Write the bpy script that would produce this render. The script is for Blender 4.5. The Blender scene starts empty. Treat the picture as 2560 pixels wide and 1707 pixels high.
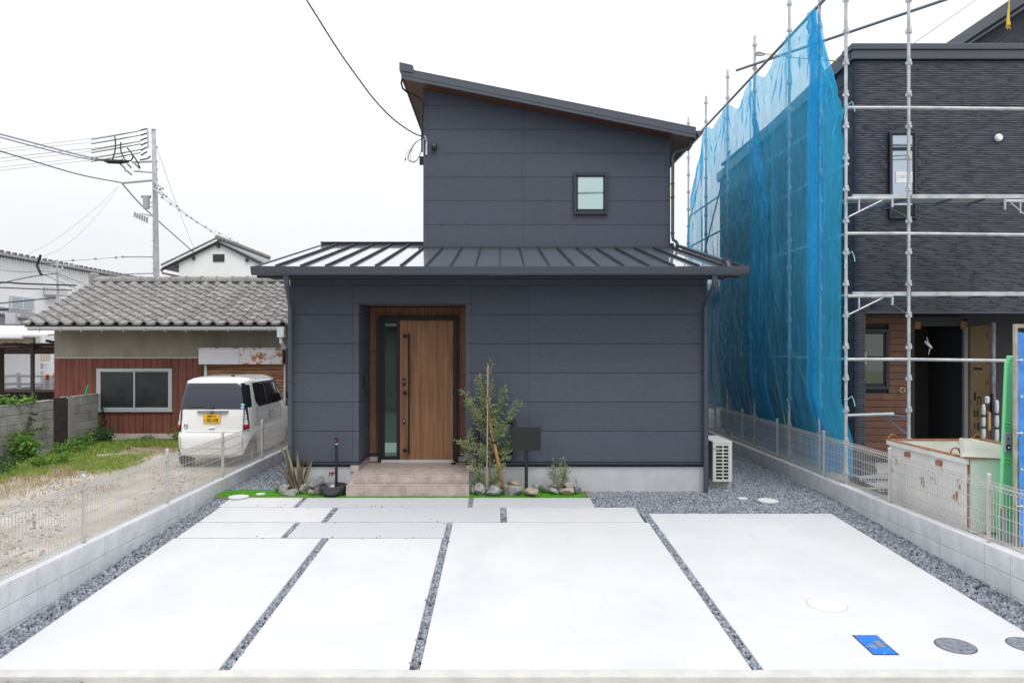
import bpy, bmesh, math, random
import numpy as np
from mathutils import Vector, Matrix, noise

random.seed(7); rng = np.random.default_rng(7)
SC = bpy.context.scene
COL = SC.collection

# ------------------------------------------------------------------ camera, world, sun, exposure
HC = 2.5
cam_d = bpy.data.cameras.new('camera'); cam = bpy.data.objects.new('camera', cam_d); COL.objects.link(cam)
cam.location = (0, 0, HC); cam.rotation_euler = (math.radians(90), 0, 0)
cam_d.sensor_width = 36; cam_d.lens = 36 * 1900 / 2560
cam_d.shift_x = 30 / 2560; cam_d.shift_y = 12.5 / 2560
cam_d.clip_start = 0.05; cam_d.clip_end = 2000
SC.camera = cam

W = bpy.data.worlds.new('World'); SC.world = W; W.use_nodes = True
wn = W.node_tree.nodes; wl = W.node_tree.links
bg = wn['Background']
sky = wn.new('ShaderNodeTexSky'); sky.sky_type = 'NISHITA'; sky.sun_disc = False
SUN_EL, SUN_AZ = math.radians(58), math.radians(160)
sky.sun_elevation = SUN_EL; sky.sun_rotation = SUN_AZ
sky.air_density = 1.0; sky.dust_density = 3.0; sky.ozone_density = 1.5
tc = wn.new('ShaderNodeTexCoord'); mp = wn.new('ShaderNodeMapping'); mp.inputs['Scale'].default_value = (1, 1, 3.5)
nz = wn.new('ShaderNodeTexNoise'); nz.inputs['Scale'].default_value = 1.6; nz.inputs['Detail'].default_value = 4
rp = wn.new('ShaderNodeValToRGB')
rp.color_ramp.elements[0].position = .36; rp.color_ramp.elements[0].color = (4.75, 4.92, 5.15, 1)
rp.color_ramp.elements[1].position = .60; rp.color_ramp.elements[1].color = (5.20, 5.30, 5.42, 1)
# overcast sky: brighter towards the zenith
sep = wn.new('ShaderNodeSeparateXYZ'); mel = wn.new('ShaderNodeMath'); mel.operation = 'MULTIPLY_ADD'; mel.use_clamp = False
mel.inputs[1].default_value = 1.2; mel.inputs[2].default_value = 1.0
mab = wn.new('ShaderNodeMath'); mab.operation = 'MAXIMUM'; mab.inputs[1].default_value = 0
vm = wn.new('ShaderNodeVectorMath'); vm.operation = 'SCALE'
mx = wn.new('ShaderNodeMixRGB'); mx.inputs[0].default_value = .985
wl.new(tc.outputs['Generated'], mp.inputs[0]); wl.new(mp.outputs[0], nz.inputs['Vector']); wl.new(nz.outputs[0], rp.inputs[0])
wl.new(tc.outputs['Generated'], sep.inputs[0]); wl.new(sep.outputs[2], mab.inputs[0]); wl.new(mab.outputs[0], mel.inputs[0])
wl.new(rp.outputs[0], vm.inputs[0]); wl.new(mel.outputs[0], vm.inputs['Scale'])
wl.new(sky.outputs[0], mx.inputs[1]); wl.new(vm.outputs[0], mx.inputs[2]); wl.new(mx.outputs[0], bg.inputs[0])
bg.inputs[1].default_value = 0.10

sd = bpy.data.lights.new('sun', 'SUN'); sd.energy = 0.9; sd.angle = math.radians(25); sd.color = (1, .97, .92)
so = bpy.data.objects.new('sun', sd); COL.objects.link(so)
dirv = Vector((math.sin(SUN_AZ) * math.cos(SUN_EL), math.cos(SUN_AZ) * math.cos(SUN_EL), math.sin(SUN_EL)))
so.rotation_euler = (-dirv).to_track_quat('-Z', 'Y').to_euler()

SC.view_settings.view_transform = 'Standard'; SC.view_settings.look = 'None'
SC.view_settings.gamma = 1; SC.view_settings.exposure = 0.66; SC.view_settings.use_curve_mapping = False
SC.render.engine = 'CYCLES'
SC.cycles.max_bounces = 8; SC.cycles.transparent_max_bounces = 24

# ------------------------------------------------------------------ helpers
F_, CX_, HY_ = 1900.0, 1250.0, 866.0
def P(px, py, Y):
    """real-world point for a direction seen in the survey photo at a measured distance Y"""
    return Vector(((px - CX_) * Y / F_, Y, HC + (HY_ - py) * Y / F_))

class MB:
    def __init__(s): s.v = []; s.f = []; s.mi = []
    def add(s, vs, fs, m=0):
        o = len(s.v); s.v += [tuple(v) for v in vs]
        for f in fs: s.f.append(tuple(i + o for i in f)); s.mi.append(m)
        return s
    def box(s, x0, x1, y0, y1, z0, z1, m=0):
        return s.add([(x0,y0,z0),(x1,y0,z0),(x1,y1,z0),(x0,y1,z0),(x0,y0,z1),(x1,y0,z1),(x1,y1,z1),(x0,y1,z1)],
              [(0,3,2,1),(4,5,6,7),(0,1,5,4),(1,2,6,5),(2,3,7,6),(3,0,4,7)], m)
    def cbox(s, x0, x1, y0, y1, z0, z1, c=.004, m=0):
        """box with chamfered front (-y) edges"""
        a=[(x0,y1,z0),(x1,y1,z0),(x1,y1,z1),(x0,y1,z1)]
        b=[(x0,y0+c,z0),(x1,y0+c,z0),(x1,y0+c,z1),(x0,y0+c,z1)]
        d=[(x0+c,y0,z0+c),(x1-c,y0,z0+c),(x1-c,y0,z1-c),(x0+c,y0,z1-c)]
        fs=[(0,3,2,1)]
        for i in range(4):
            j=(i+1)%4
            fs+=[(i,j,4+j,4+i),(4+i,4+j,8+j,8+i)]
        fs+=[(8,9,10,11)]
        return s.add(a+b+d, fs, m)
    def hexa(s, pts, m=0):
        return s.add(pts, [(0,3,2,1),(4,5,6,7),(0,1,5,4),(1,2,6,5),(2,3,7,6),(3,0,4,7)], m)
    def prism(s, poly, axis, a, b, m=0):
        n=len(poly)
        def mk(p,t):
            if axis=='y': return (p[0],t,p[1])
            if axis=='x': return (t,p[0],p[1])
            return (p[0],p[1],t)
        vs=[mk(p,a) for p in poly]+[mk(p,b) for p in poly]
        fs=[tuple(range(n)), tuple(range(2*n-1,n-1,-1))]
        fs+=[(i,i+n,(i+1)%n+n,(i+1)%n) for i in range(n)]
        return s.add(vs,fs,m)
    def tube(s, pts, r, n=8, cap=True, m=0):
        pts=[Vector(p) for p in pts]; k=len(pts)
        rs = r if isinstance(r,(list,tuple)) else [r]*k
        t0=(pts[1]-pts[0]).normalized()
        up=Vector((0,0,1)) if abs(t0.z)<.9 else Vector((1,0,0))
        vs=[]
        for i,p in enumerate(pts):
            t=(pts[min(i+1,k-1)]-pts[max(i-1,0)])
            if t.length<1e-9: t=t0
            t.normalize()
            a=(up-t*up.dot(t))
            if a.length<1e-4: a=t.orthogonal()
            a.normalize(); up=a; b=t.cross(a)
            for j in range(n):
                an=2*math.pi*(j+.5)/n
                vs.append(p+(a*math.cos(an)+b*math.sin(an))*rs[i])
        fs=[]
        for i in range(k-1):
            for j in range(n):
                fs.append((i*n+j,i*n+(j+1)%n,(i+1)*n+(j+1)%n,(i+1)*n+j))
        if cap: fs+=[tuple(range(n-1,-1,-1)), tuple(range((k-1)*n,k*n))]
        return s.add(vs,fs,m)
    def lathe(s, prof, c, n=24, m=0):
        vs=[];k=len(prof)
        for r,z in prof:
            for j in range(n):
                a=2*math.pi*j/n; vs.append((c[0]+r*math.cos(a),c[1]+r*math.sin(a),c[2]+z))
        fs=[(i*n+j,i*n+(j+1)%n,(i+1)*n+(j+1)%n,(i+1)*n+j) for i in range(k-1) for j in range(n)]
        return s.add(vs,fs,m)
    def disc(s, c, r, z0, z1, n=32, m=0):
        return s.lathe([(.0001,z0),(r,z0),(r,z1-.003),(r-.003,z1),(.0001,z1)],(c[0],c[1],0),n,m)
    def quad(s,a,b,c,d,m=0): return s.add([a,b,c,d],[(0,1,2,3)],m)
    def build(s, name, mat=None, parent=None, smooth=False, loc=None, bevel=0):
        me=bpy.data.meshes.new(name); me.from_pydata(s.v,[],s.f)
        mats=mat if isinstance(mat,(list,tuple)) else [mat]
        for m_ in mats:
            if m_: me.materials.append(m_)
        if len(mats)>1:
            me.polygons.foreach_set('material_index', s.mi)
        bm=bmesh.new(); bm.from_mesh(me); bmesh.ops.recalc_face_normals(bm,faces=bm.faces)
        if bevel: bmesh.ops.bevel(bm,geom=bm.edges[:],offset=bevel,segments=1,affect='EDGES',clamp_overlap=True)
        bm.to_mesh(me); bm.free()
        if smooth: me.polygons.foreach_set('use_smooth',[True]*len(me.polygons))
        me.update()
        o=bpy.data.objects.new(name,me); COL.objects.link(o)
        if parent: o.parent=parent; 
        if loc is not None:
            o.location=loc
        return o

def smooth_angle(o, ang=35):
    me=o.data; bm=bmesh.new(); bm.from_mesh(me)
    for e in bm.edges:
        e.smooth = len(e.link_faces)==2 and e.calc_face_angle(0) < math.radians(ang)
    for f in bm.faces: f.smooth=True
    bm.to_mesh(me); bm.free(); return o

def tag(o,label=None,cat=None,group=None,kind=None):
    if label: o['label']=label
    if cat: o['category']=cat
    if group: o['group']=group
    if kind: o['kind']=kind
    return o
def thing(name,label,cat,loc=(0,0,0),group=None,kind=None):
    o=bpy.data.objects.new(name,None); COL.objects.link(o); o.location=(0,0,0)
    o.empty_display_size=.2
    return tag(o,label,cat,group,kind)
def part(name,parent):
    o=bpy.data.objects.new(name,None); COL.objects.link(o); o.parent=parent; return o
def inst(o, parent, loc, rot=None, scale=None):
    c=o.copy(); COL.objects.link(c); c.parent=parent; c.location=loc
    if rot is not None: c.rotation_euler=rot
    if scale is not None: c.scale=scale
    return c

def fast_mesh(name, V, Fc, mat, parent=None, smooth=False):
    """V (N,3) float, Fc (M,k) int -> object"""
    V=np.asarray(V,dtype=np.float32); Fc=np.asarray(Fc,dtype=np.int32); k=Fc.shape[1]
    me=bpy.data.meshes.new(name)
    me.vertices.add(len(V)); me.vertices.foreach_set('co',V.ravel())
    me.loops.add(Fc.size); me.loops.foreach_set('vertex_index',Fc.ravel())
    me.polygons.add(len(Fc)); me.polygons.foreach_set('loop_start',np.arange(0,Fc.size,k,dtype=np.int32))
    me.polygons.foreach_set('loop_total',np.full(len(Fc),k,dtype=np.int32))
    me.update(calc_edges=True); me.validate()
    if smooth: me.polygons.foreach_set('use_smooth',[True]*len(Fc))
    me.materials.append(mat)
    o=bpy.data.objects.new(name,me); COL.objects.link(o)
    if parent: o.parent=parent
    return o

def rotmats(n, full=True, tilt=.4):
    if full:
        q=rng.normal(size=(n,4)); q/=np.linalg.norm(q,axis=1)[:,None]
    else:
        a=rng.uniform(0,2*np.pi,n); t=rng.normal(0,tilt,n); b=rng.uniform(0,2*np.pi,n)
        qz=np.stack([np.cos(a/2),0*a,0*a,np.sin(a/2)],1)
        qt=np.stack([np.cos(t/2),np.sin(t/2)*np.cos(b),np.sin(t/2)*np.sin(b),0*t],1)
        w1,x1,y1,z1=qt.T; w2,x2,y2,z2=qz.T
        q=np.stack([w1*w2-x1*x2-y1*y2-z1*z2,w1*x2+x1*w2+y1*z2-z1*y2,w1*y2-x1*z2+y1*w2+z1*x2,w1*z2+x1*y2-y1*x2+z1*w2],1)
    w,x,y,z=q.T
    return np.stack([1-2*(y*y+z*z),2*(x*y-z*w),2*(x*z+y*w),2*(x*y+z*w),1-2*(x*x+z*z),2*(y*z-x*w),2*(x*z-y*w),2*(y*z+x*w),1-2*(x*x+y*y)],1).reshape(-1,3,3)

def scatter(name, bases, pos, scl, mat, parent=None, full=True, tilt=.4, R=None):
    """copies of small base meshes, joined in one mesh"""
    pos=np.asarray(pos,float); n=len(pos); scl=np.asarray(scl,float)
    if scl.ndim==1: scl=np.repeat(scl[:,None],3,1)
    if R is None: R=rotmats(n,full,tilt)
    nb=len(bases); ids=rng.integers(0,nb,n)
    Vs=[];Fs=[];off=0
    for b in range(nb):
        m=np.where(ids==b)[0]
        if not len(m): continue
        bv,bf=bases[b]; bv=np.asarray(bv,float); bf=np.asarray(bf)
        v=bv[None]*scl[m][:,None,:]
        v=np.einsum('nij,nkj->nki',R[m],v)+pos[m][:,None,:]
        f=bf[None]+(np.arange(len(m))*len(bv))[:,None,None]+off
        Vs.append(v.reshape(-1,3)); Fs.append(f.reshape(-1,bf.shape[1])); off+=len(m)*len(bv)
    return fast_mesh(name,np.concatenate(Vs),np.concatenate(Fs),mat,parent)

# ------------------------------------------------------------------ materials
def nodes(name):
    m=bpy.data.materials.new(name); m.use_nodes=True
    return m,m.node_tree.nodes,m.node_tree.links,m.node_tree.nodes['Principled BSDF']
def M(name,col,rough=.6,metal=0.,spec=.5,var=0.,vs=3.,col2=None,bump=0.,bs=40.,stretch=(1,1,1),rnd=0.,isl=0.,coat=0.,det=6,ramp=(.35,.65),bstretch=None,hsv=0.):
    m,n,l,b=nodes(name)
    b.inputs['Roughness'].default_value=rough; b.inputs['Metallic'].default_value=metal
    b.inputs['Specular IOR Level'].default_value=spec; b.inputs['Coat Weight'].default_value=coat
    b.inputs['Coat Roughness'].default_value=.05
    g=n.new('ShaderNodeNewGeometry')
    c=col+(1,) if len(col)==3 else col
    out=None
    if var>0 or col2:
        mp=n.new('ShaderNodeMapping'); mp.inputs['Scale'].default_value=stretch
        l.new(g.outputs['Position'],mp.inputs[0])
        t=n.new('ShaderNodeTexNoise'); t.inputs['Scale'].default_value=vs; t.inputs['Detail'].default_value=det; t.inputs['Roughness'].default_value=.6
        l.new(mp.outputs[0],t.inputs['Vector'])
        r=n.new('ShaderNodeValToRGB'); r.color_ramp.elements[0].position=ramp[0]; r.color_ramp.elements[1].position=ramp[1]
        c2=(tuple(col2)+(1,)) if col2 else tuple(min(1,x*(1+var)) for x in c[:3])+(1,)
        c1=c if col2 else tuple(x*(1-var) for x in c[:3])+(1,)
        r.color_ramp.elements[0].color=c1; r.color_ramp.elements[1].color=c2
        l.new(t.outputs[0],r.inputs[0]); out=r.outputs[0]
    if rnd>0 or isl>0:
        h=n.new('ShaderNodeHueSaturation')
        if out: l.new(out,h.inputs['Color'])
        else: h.inputs['Color'].default_value=c
        mr=n.new('ShaderNodeMapRange'); k=max(rnd,isl)
        mr.inputs['To Min'].default_value=1-k; mr.inputs['To Max'].default_value=1+k
        if isl>0: l.new(g.outputs['Random Per Island'],mr.inputs[0])
        else:
            oi=n.new('ShaderNodeObjectInfo'); l.new(oi.outputs['Random'],mr.inputs[0])
        l.new(mr.outputs[0],h.inputs['Value'])
        if hsv:
            wnz=n.new('ShaderNodeTexWhiteNoise'); wnz.noise_dimensions='1D'
            l.new(mr.outputs[0],wnz.inputs['W'])
            m2=n.new('ShaderNodeMapRange'); m2.inputs['To Min'].default_value=.5-hsv; m2.inputs['To Max'].default_value=.5+hsv
            l.new(wnz.outputs['Value'],m2.inputs[0]); l.new(m2.outputs[0],h.inputs['Hue'])
        out=h.outputs[0]
    if out: l.new(out,b.inputs['Base Color'])
    else: b.inputs['Base Color'].default_value=c
    if bump>0:
        mp2=n.new('ShaderNodeMapping'); mp2.inputs['Scale'].default_value=bstretch or stretch
        l.new(g.outputs['Position'],mp2.inputs[0])
        t2=n.new('ShaderNodeTexNoise'); t2.inputs['Scale'].default_value=bs; t2.inputs['Detail'].default_value=5
        l.new(mp2.outputs[0],t2.inputs['Vector'])
        bp=n.new('ShaderNodeBump'); bp.inputs['Strength'].default_value=min(1,bump); bp.inputs['Distance'].default_value=.01
        l.new(t2.outputs[0],bp.inputs['Height']); l.new(bp.outputs[0],b.inputs['Normal'])
    return m
def overlay(m, col, scale=2., lo=.55, hi=.65, stretch=(1,1,1), rough=None, det=8, amount=1., voronoi=False):
    """a second procedural layer (rust, dirt, stains with a shape of their own)"""
    n=m.node_tree.nodes; l=m.node_tree.links; b=n['Principled BSDF']
    g=n.new('ShaderNodeNewGeometry'); mp=n.new('ShaderNodeMapping'); mp.inputs['Scale'].default_value=stretch
    mp.inputs['Location'].default_value=(3.1,1.7,.4)
    l.new(g.outputs['Position'],mp.inputs[0])
    t=n.new('ShaderNodeTexVoronoi') if voronoi else n.new('ShaderNodeTexNoise'); t.inputs['Scale'].default_value=scale
    if not voronoi: t.inputs['Detail'].default_value=det; t.inputs['Roughness'].default_value=.65
    l.new(mp.outputs[0],t.inputs['Vector'])
    r=n.new('ShaderNodeMapRange'); r.inputs['From Min'].default_value=lo; r.inputs['From Max'].default_value=hi
    r.inputs['To Max'].default_value=amount
    l.new(t.outputs[0],r.inputs[0])
    mx=n.new('ShaderNodeMixRGB'); l.new(r.outputs[0],mx.inputs[0]); mx.inputs[2].default_value=tuple(col)+(1,)
    s=b.inputs['Base Color']
    if s.is_linked: l.new(s.links[0].from_socket,mx.inputs[1])
    else: mx.inputs[1].default_value=s.default_value
    l.new(mx.outputs[0],s)
    return m
def glass(name,tint=(.02,.03,.035),refl=(.75,.9,.88),fac=.35,rough=.02):
    m,n,l,b=nodes(name)
    b.inputs['Base Color'].default_value=tint+(1,); b.inputs['Roughness'].default_value=rough
    gl=n.new('ShaderNodeBsdfGlossy'); gl.inputs['Color'].default_value=refl+(1,); gl.inputs['Roughness'].default_value=rough
    mx=n.new('ShaderNodeMixShader'); mx.inputs[0].default_value=fac
    l.new(b.outputs[0],mx.inputs[1]); l.new(gl.outputs[0],mx.inputs[2]); l.new(mx.outputs[0],n['Material Output'].inputs[0])
    return m

m_siding=M('charcoal_siding',(.071,.081,.108),rough=.62,spec=.35,var=.06,vs=9,bump=.2,bs=260,stretch=(1,1,3),rnd=.05)
overlay(m_siding,(.030,.033,.042),scale=8,lo=.10,hi=.08,stretch=(1,1,1.8),voronoi=True,amount=.75)
m_dark=M('dark_backing',(.018,.02,.026),rough=.8)
m_trim=M('charcoal_trim',(.030,.035,.046),rough=.42,spec=.5)
m_gut=M('charcoal_gutter',(.072,.082,.106),rough=.33,spec=.5)
m_roof=M('charcoal_metal_roof',(.25,.275,.32),rough=.27,spec=1,metal=.5,coat=1.,var=.05,vs=1.2,bump=.04,bs=6)
m_seam=M('charcoal_roof_seam',(.022,.026,.036),rough=.5)
m_soffit=M('brown_soffit',(.115,.048,.030),rough=.6,var=.15,vs=20,stretch=(1,.1,1))
m_found=M('foundation_mortar',(.50,.51,.53),rough=.85,var=.07,vs=3,bump=.2,bs=90)
m_wood=M('door_wood',(.19,.082,.037),rough=.5,col2=(.42,.21,.10),vs=7,stretch=(3.5,3.5,.16),ramp=(.3,.72),bump=.08,bs=60)
m_clad=M('wood_cladding',(.13,.060,.032),rough=.6,col2=(.22,.11,.062),vs=14,stretch=(4,4,.25),rnd=.14,bump=.1,bs=50)
m_blackm=M('black_metal',(.012,.013,.015),rough=.45)
m_black_sign=M('black_sign',(.010,.011,.013),rough=.6,bump=.1,bs=300)
m_tile=M('pink_step_tile',(.36,.285,.255),rough=.55,col2=(.50,.42,.385),vs=6,rnd=.05,bump=.12,bs=60)
m_grout=M('grout',(.70,.66,.62),rough=.9)
m_conc=M('white_concrete',(.595,.60,.612),rough=.8,var=.035,vs=1.1,bump=.12,bs=120,rnd=.012)
overlay(m_conc,(.49,.50,.52),scale=.8,lo=.52,hi=.75,stretch=(1,.6,1),amount=.55)
overlay(m_conc,(.42,.42,.42),scale=160,lo=.70,hi=.76,amount=.5,det=2)
overlay(m_conc,(.50,.51,.53),scale=7,lo=.60,hi=.72,amount=.35,stretch=(1,.25,1),det=5)
m_aggr=M('washed_aggregate',(.42,.43,.46),rough=.9,col2=(.64,.65,.68),vs=150,det=2,bump=.6,bs=170)
m_curb=M('kerb_concrete',(.55,.54,.51),rough=.9,var=.08,vs=5,bump=.3,bs=60)
overlay(m_curb,(.33,.31,.27),scale=4,lo=.58,hi=.75,stretch=(1,8,8),amount=.6)
m_gutc=M('gutter_concrete',(.60,.58,.54),rough=.9,var=.1,vs=3,bump=.3,bs=60)
m_road=M('asphalt',(.10,.10,.105),rough=.9,var=.2,vs=80,bump=.6,bs=120)
m_block=M('grey_concrete_block',(.66,.68,.71),rough=.92,var=.10,vs=5,bump=.4,bs=160,rnd=.05)
overlay(m_block,(.50,.51,.52),scale=2.3,lo=.55,hi=.78,amount=.5)
m_blocktop=M('block_coping',(.74,.75,.77),rough=.9,var=.05,vs=5,bump=.2,bs=90)
m_mortar=M('mortar',(.42,.42,.41),rough=.95)
m_gravelbed=M('gravel_bed',(.10,.105,.115),rough=1,var=.4,vs=60,bump=.6,bs=60)
m_gravel=M('crushed_stone',(.25,.272,.315),rough=.75,isl=.45)
m_turf=M('artificial_grass',(.13,.42,.025),rough=.6,isl=.4)
m_turfb=M('turf_backing',(.09,.32,.02),rough=.9,var=.3,vs=40)
m_white=M('white_plastic',(.80,.80,.80),rough=.4)
m_fence=M('fence_steel',(.52,.505,.49),rough=.45,spec=.5)
m_galv=M('galvanised_steel',(.50,.52,.54),rough=.45,metal=.35,var=.18,vs=7,bump=.05,bs=20)
overlay(m_galv,(.16,.11,.08),scale=3.2,lo=.66,hi=.74,amount=.8)
m_galv2=M('galvanised_pipe_dark',(.22,.24,.27),rough=.5,metal=.3)
m_rock=M('garden_rock',(.15,.155,.155),rough=.9,col2=(.42,.42,.40),vs=9,bump=.8,bs=26,rnd=.16)
m_rockw=M('warm_garden_rock',(.26,.22,.17),rough=.9,col2=(.50,.42,.31),vs=9,bump=.8,bs=26,rnd=.1)
# ------------------------------------------------------------------ setting: ground, road, driveway
def gz(y):               # height of the sloping forecourt at distance y
    return min(-.282 + .0453*y, .24)
mb=MB(); mb.box(-400,400,-60,900,-.6,-.22)
tag(mb.build('ground',M('far_ground',(.26,.25,.22),rough=1,var=.2,vs=.5)),kind='structure')
mb=MB(); mb.box(-60,60,-5.5,5.15,-.22,-.12)
tag(mb.build('road',m_road),kind='structure')
mb=MB(); mb.box(-60,60,5.15,5.80,-.219,-.085)
tag(mb.build('gutter_channel',m_gutc),kind='structure')
mb=MB(); mb.box(-60,60,5.804,5.925,-.2,-.0165)
k=mb.build('kerb',m_curb,bevel=.008); tag(k,kind='structure')
# left lot, right lot
mb=MB(); mb.box(-60,-4.44,5.93,70,-.21,.12)
m_dirt=M('dirt',(.30,.255,.205),rough=1,col2=(.50,.455,.40),vs=.9,bump=.5,bs=30,det=12)
overlay(m_dirt,(.34,.33,.32),scale=60,lo=.52,hi=.7,det=3,amount=.5)
overlay(m_dirt,(.33,.24,.15),scale=1.1,lo=.55,hi=.7,amount=.7,stretch=(1,.35,1))
tag(mb.build('dirt_lot',m_dirt),kind='structure')
mb=MB(); mb.box(5.13,60,5.93,70,-.21,.40)
m_lot=M('lot_soil',(.36,.33,.28),rough=1,col2=(.52,.50,.45),vs=2,bump=.5,bs=40)
tag(mb.build('building_lot',m_lot),kind='structure')

# sub-base of the forecourt, one sloped bed, gravel lies on it
mb=MB()
xs=(-4.3,5.0)
mb.hexa([(xs[0],5.93,-.2),(xs[1],5.93,-.2),(xs[1],22,-.2),(xs[0],22,-.2),
         (xs[0],5.93,gz(5.93)-.045),(xs[1],5.93,gz(5.93)-.045),(xs[1],22,.195),(xs[0],22,.195)])
mb2=MB()
mb2.add([(xs[0],5.93,gz(5.93)-.045),(xs[1],5.93,gz(5.93)-.045),(xs[1],11.5,.195),(xs[0],11.5,.195),(xs[1],22,.195),(xs[0],22,.195)],
        [(0,1,2,3),(3,2,4,5)])
drive=mb2.build('driveway',m_gravelbed); tag(drive,kind='structure')

def slab(poly,m,name='concrete_slab'):
    mbs=MB(); n=len(poly)
    c=.006
    cx=sum(p[0] for p in poly)/n; cy=sum(p[1] for p in poly)/n
    vs=[(x,y,gz(y)-.09) for x,y in poly]+[(x,y,gz(y)-c) for x,y in poly]
    vs+=[(x+(c if x<cx else -c),y+(c if y<cy else -c),gz(y)) for x,y in poly]
    fs=[tuple(range(n-1,-1,-1))]
    for a in (0,n):
        fs+=[(a+i,a+(i+1)%n,a+n+(i+1)%n,a+n+i) for i in range(n)]
    fs.append(tuple(range(2*n,3*n)))
    mbs.add(vs,fs); return mbs.build(name,m,drive)
R_=lambda x0,x1,y0,y1,x0b=None,x1b=None:[(x0,y0),(x1,y0),(x1 if x1b is None else x1b,y1),(x0 if x0b is None else x0b,y1)]
Yf=5.929
slab(R_(-4.02,-2.195,Yf,9.355),m_conc)
slab(R_(-2.105,-.71,Yf,9.355),m_conc)
slab(R_(-.625,1.965,Yf,10.055),m_conc)
slab(R_(2.055,4.575,Yf,10.50),m_conc)
slab(R_(-4.0,-2.71,9.392,10.055),m_conc)
slab(R_(-2.64,-.70,9.392,10.055),m_aggr,'aggregate_slab')
slab(R_(-4.0,-2.375,10.10,10.83),m_conc)
slab(R_(-2.295,.005,10.10,10.83),m_aggr,'aggregate_slab')
slab(R_(.09,1.92,10.10,10.83),m_conc)
slab(R_(-4.03,-2.955,10.87,11.40),m_conc)
slab(R_(-2.89,-.465,10.87,11.40),m_aggr,'aggregate_slab')
slab(R_(-.395,1.352,10.87,11.40),m_aggr,'aggregate_slab')

# gravel: crushed stone, countless
def stone_bases(k=7):
    out=[]
    f=[(0,2,1),(0,3,2),(4,5,6),(4,6,7),(0,1,5),(0,5,4),(1,2,6),(1,6,5),(2,3,7),(2,7,6),(3,0,4),(3,4,7)]
    for i in range(k):
        v=np.array([(-1,-1,-1),(1,-1,-1),(1,1,-1),(-1,1,-1),(-1,-1,1),(1,-1,1),(1,1,1),(-1,1,1)],float)*.5
        v+=rng.uniform(-.27,.27,v.shape); v*=np.array([1.25,.95,.7]); out.append((v,f))
    return out
SB=stone_bases()
regs=[]
def reg(x0,x1,y0,y1,dens=2300,lift=0): regs.append((x0,x1,y0,y1,dens,lift))
reg(-4.30,-4.02,5.93,11.43); reg(4.575,5.0,5.93,10.5); reg(-2.2,-2.1,5.94,9.39,2700); reg(-.71,-.62,5.94,10.06,2700); reg(1.965,2.055,5.94,10.83,2700)
reg(-4.02,-.63,9.35,9.395,2300,-.012); reg(-2.71,-2.64,9.39,10.06,2700); reg(-4.0,2.0,10.05,10.105,2300,-.012); reg(-2.375,-2.29,10.1,10.83,2700); reg(.005,.09,10.1,10.83,2700)
reg(-4.0,2.0,10.828,10.872,2300,-.012); reg(-2.955,-2.885,10.87,11.4,2700); reg(-.465,-.395,10.87,11.4,2700)
reg(1.92,5.0,10.5,11.0); reg(1.36,5.0,10.85,12.0); reg(3.2,5.0,12.0,16.5); reg(-4.3,-3.3,11.85,15.5); reg(1.2,3.25,11.6,11.9)
ps=[]
for x0,x1,y0,y1,dn,lf in regs:
    n=int((x1-x0)*(y1-y0)*dn); xx=rng.uniform(x0,x1,n); yy=rng.uniform(y0,y1,n)
    zz=np.minimum(-.282+.0453*yy,.24)-.033+rng.uniform(-.006,.014,n)+lf
    ps.append(np.stack([xx,yy,zz],1))
ps=np.concatenate(ps); n=len(ps)
sc=np.clip(rng.lognormal(math.log(.0205),.30,n),.011,.038)
g=scatter('gravel',SB,ps,sc,m_gravel); tag(g,kind='stuff')
g['label']='grey crushed stone around the slabs'
# a few strays on the slabs
n=70; xx=rng.uniform(-3.9,4.5,n); yy=rng.choice([9.37,10.08,10.85],n)+rng.normal(0,.06,n)
keep_=(xx<-.7)&(np.abs(rng.normal(size=n))<1.2); xx=xx[keep_]; yy=yy[keep_]; n=len(xx)
st=scatter('loose_stones',SB,np.stack([xx,yy,np.minimum(-.282+.0453*yy,.24)+.006],1),np.full(n,.011),m_gravel); tag(st,kind='stuff')

# artificial turf
tp=[(-4.29,11.44),(1.30,11.44),(1.20,11.86),(-3.25,11.86),(-3.4,11.95),(-4.29,12.02)]
mb=MB(); mb.prism(tp,'z',.205,.235); turfb=mb.build('turf',m_turfb); tag(turfb,kind='structure')
n=52000; xx=rng.uniform(-4.29,1.29,n); yy=rng.uniform(11.42,12.0,n)
keep=(yy<11.87)|(xx<-3.3); xx=xx[keep]; yy=yy[keep]; n=len(xx)
blade=(np.array([(-.08,0,0),(.08,0,0),(0.05,.25,1)]),[(0,1,2)])
tg=scatter('turf_blades',[blade,(np.array([(-.08,0,0),(.08,0,0),(-0.1,-.35,.9)]),[(0,1,2)])],np.stack([xx,yy,np.full(n,.233)],1),rng.uniform(.018,.030,n),m_turf,full=False,tilt=.5)
tag(tg,kind='stuff'); tg['label']='short bright green artificial grass in front of the house'
mb=MB(); mb.box(-4.29,-2.9,11.405,11.436,.16,.236); mb.box(-.47,-.39,11.405,11.436,.16,.232); mb.box(1.31,1.36,11.40,11.88,.16,.245)
tag(mb.build('brick_edging',M('brown_edging',(.25,.19,.15),rough=.9,var=.2,vs=10)),kind='structure')

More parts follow.
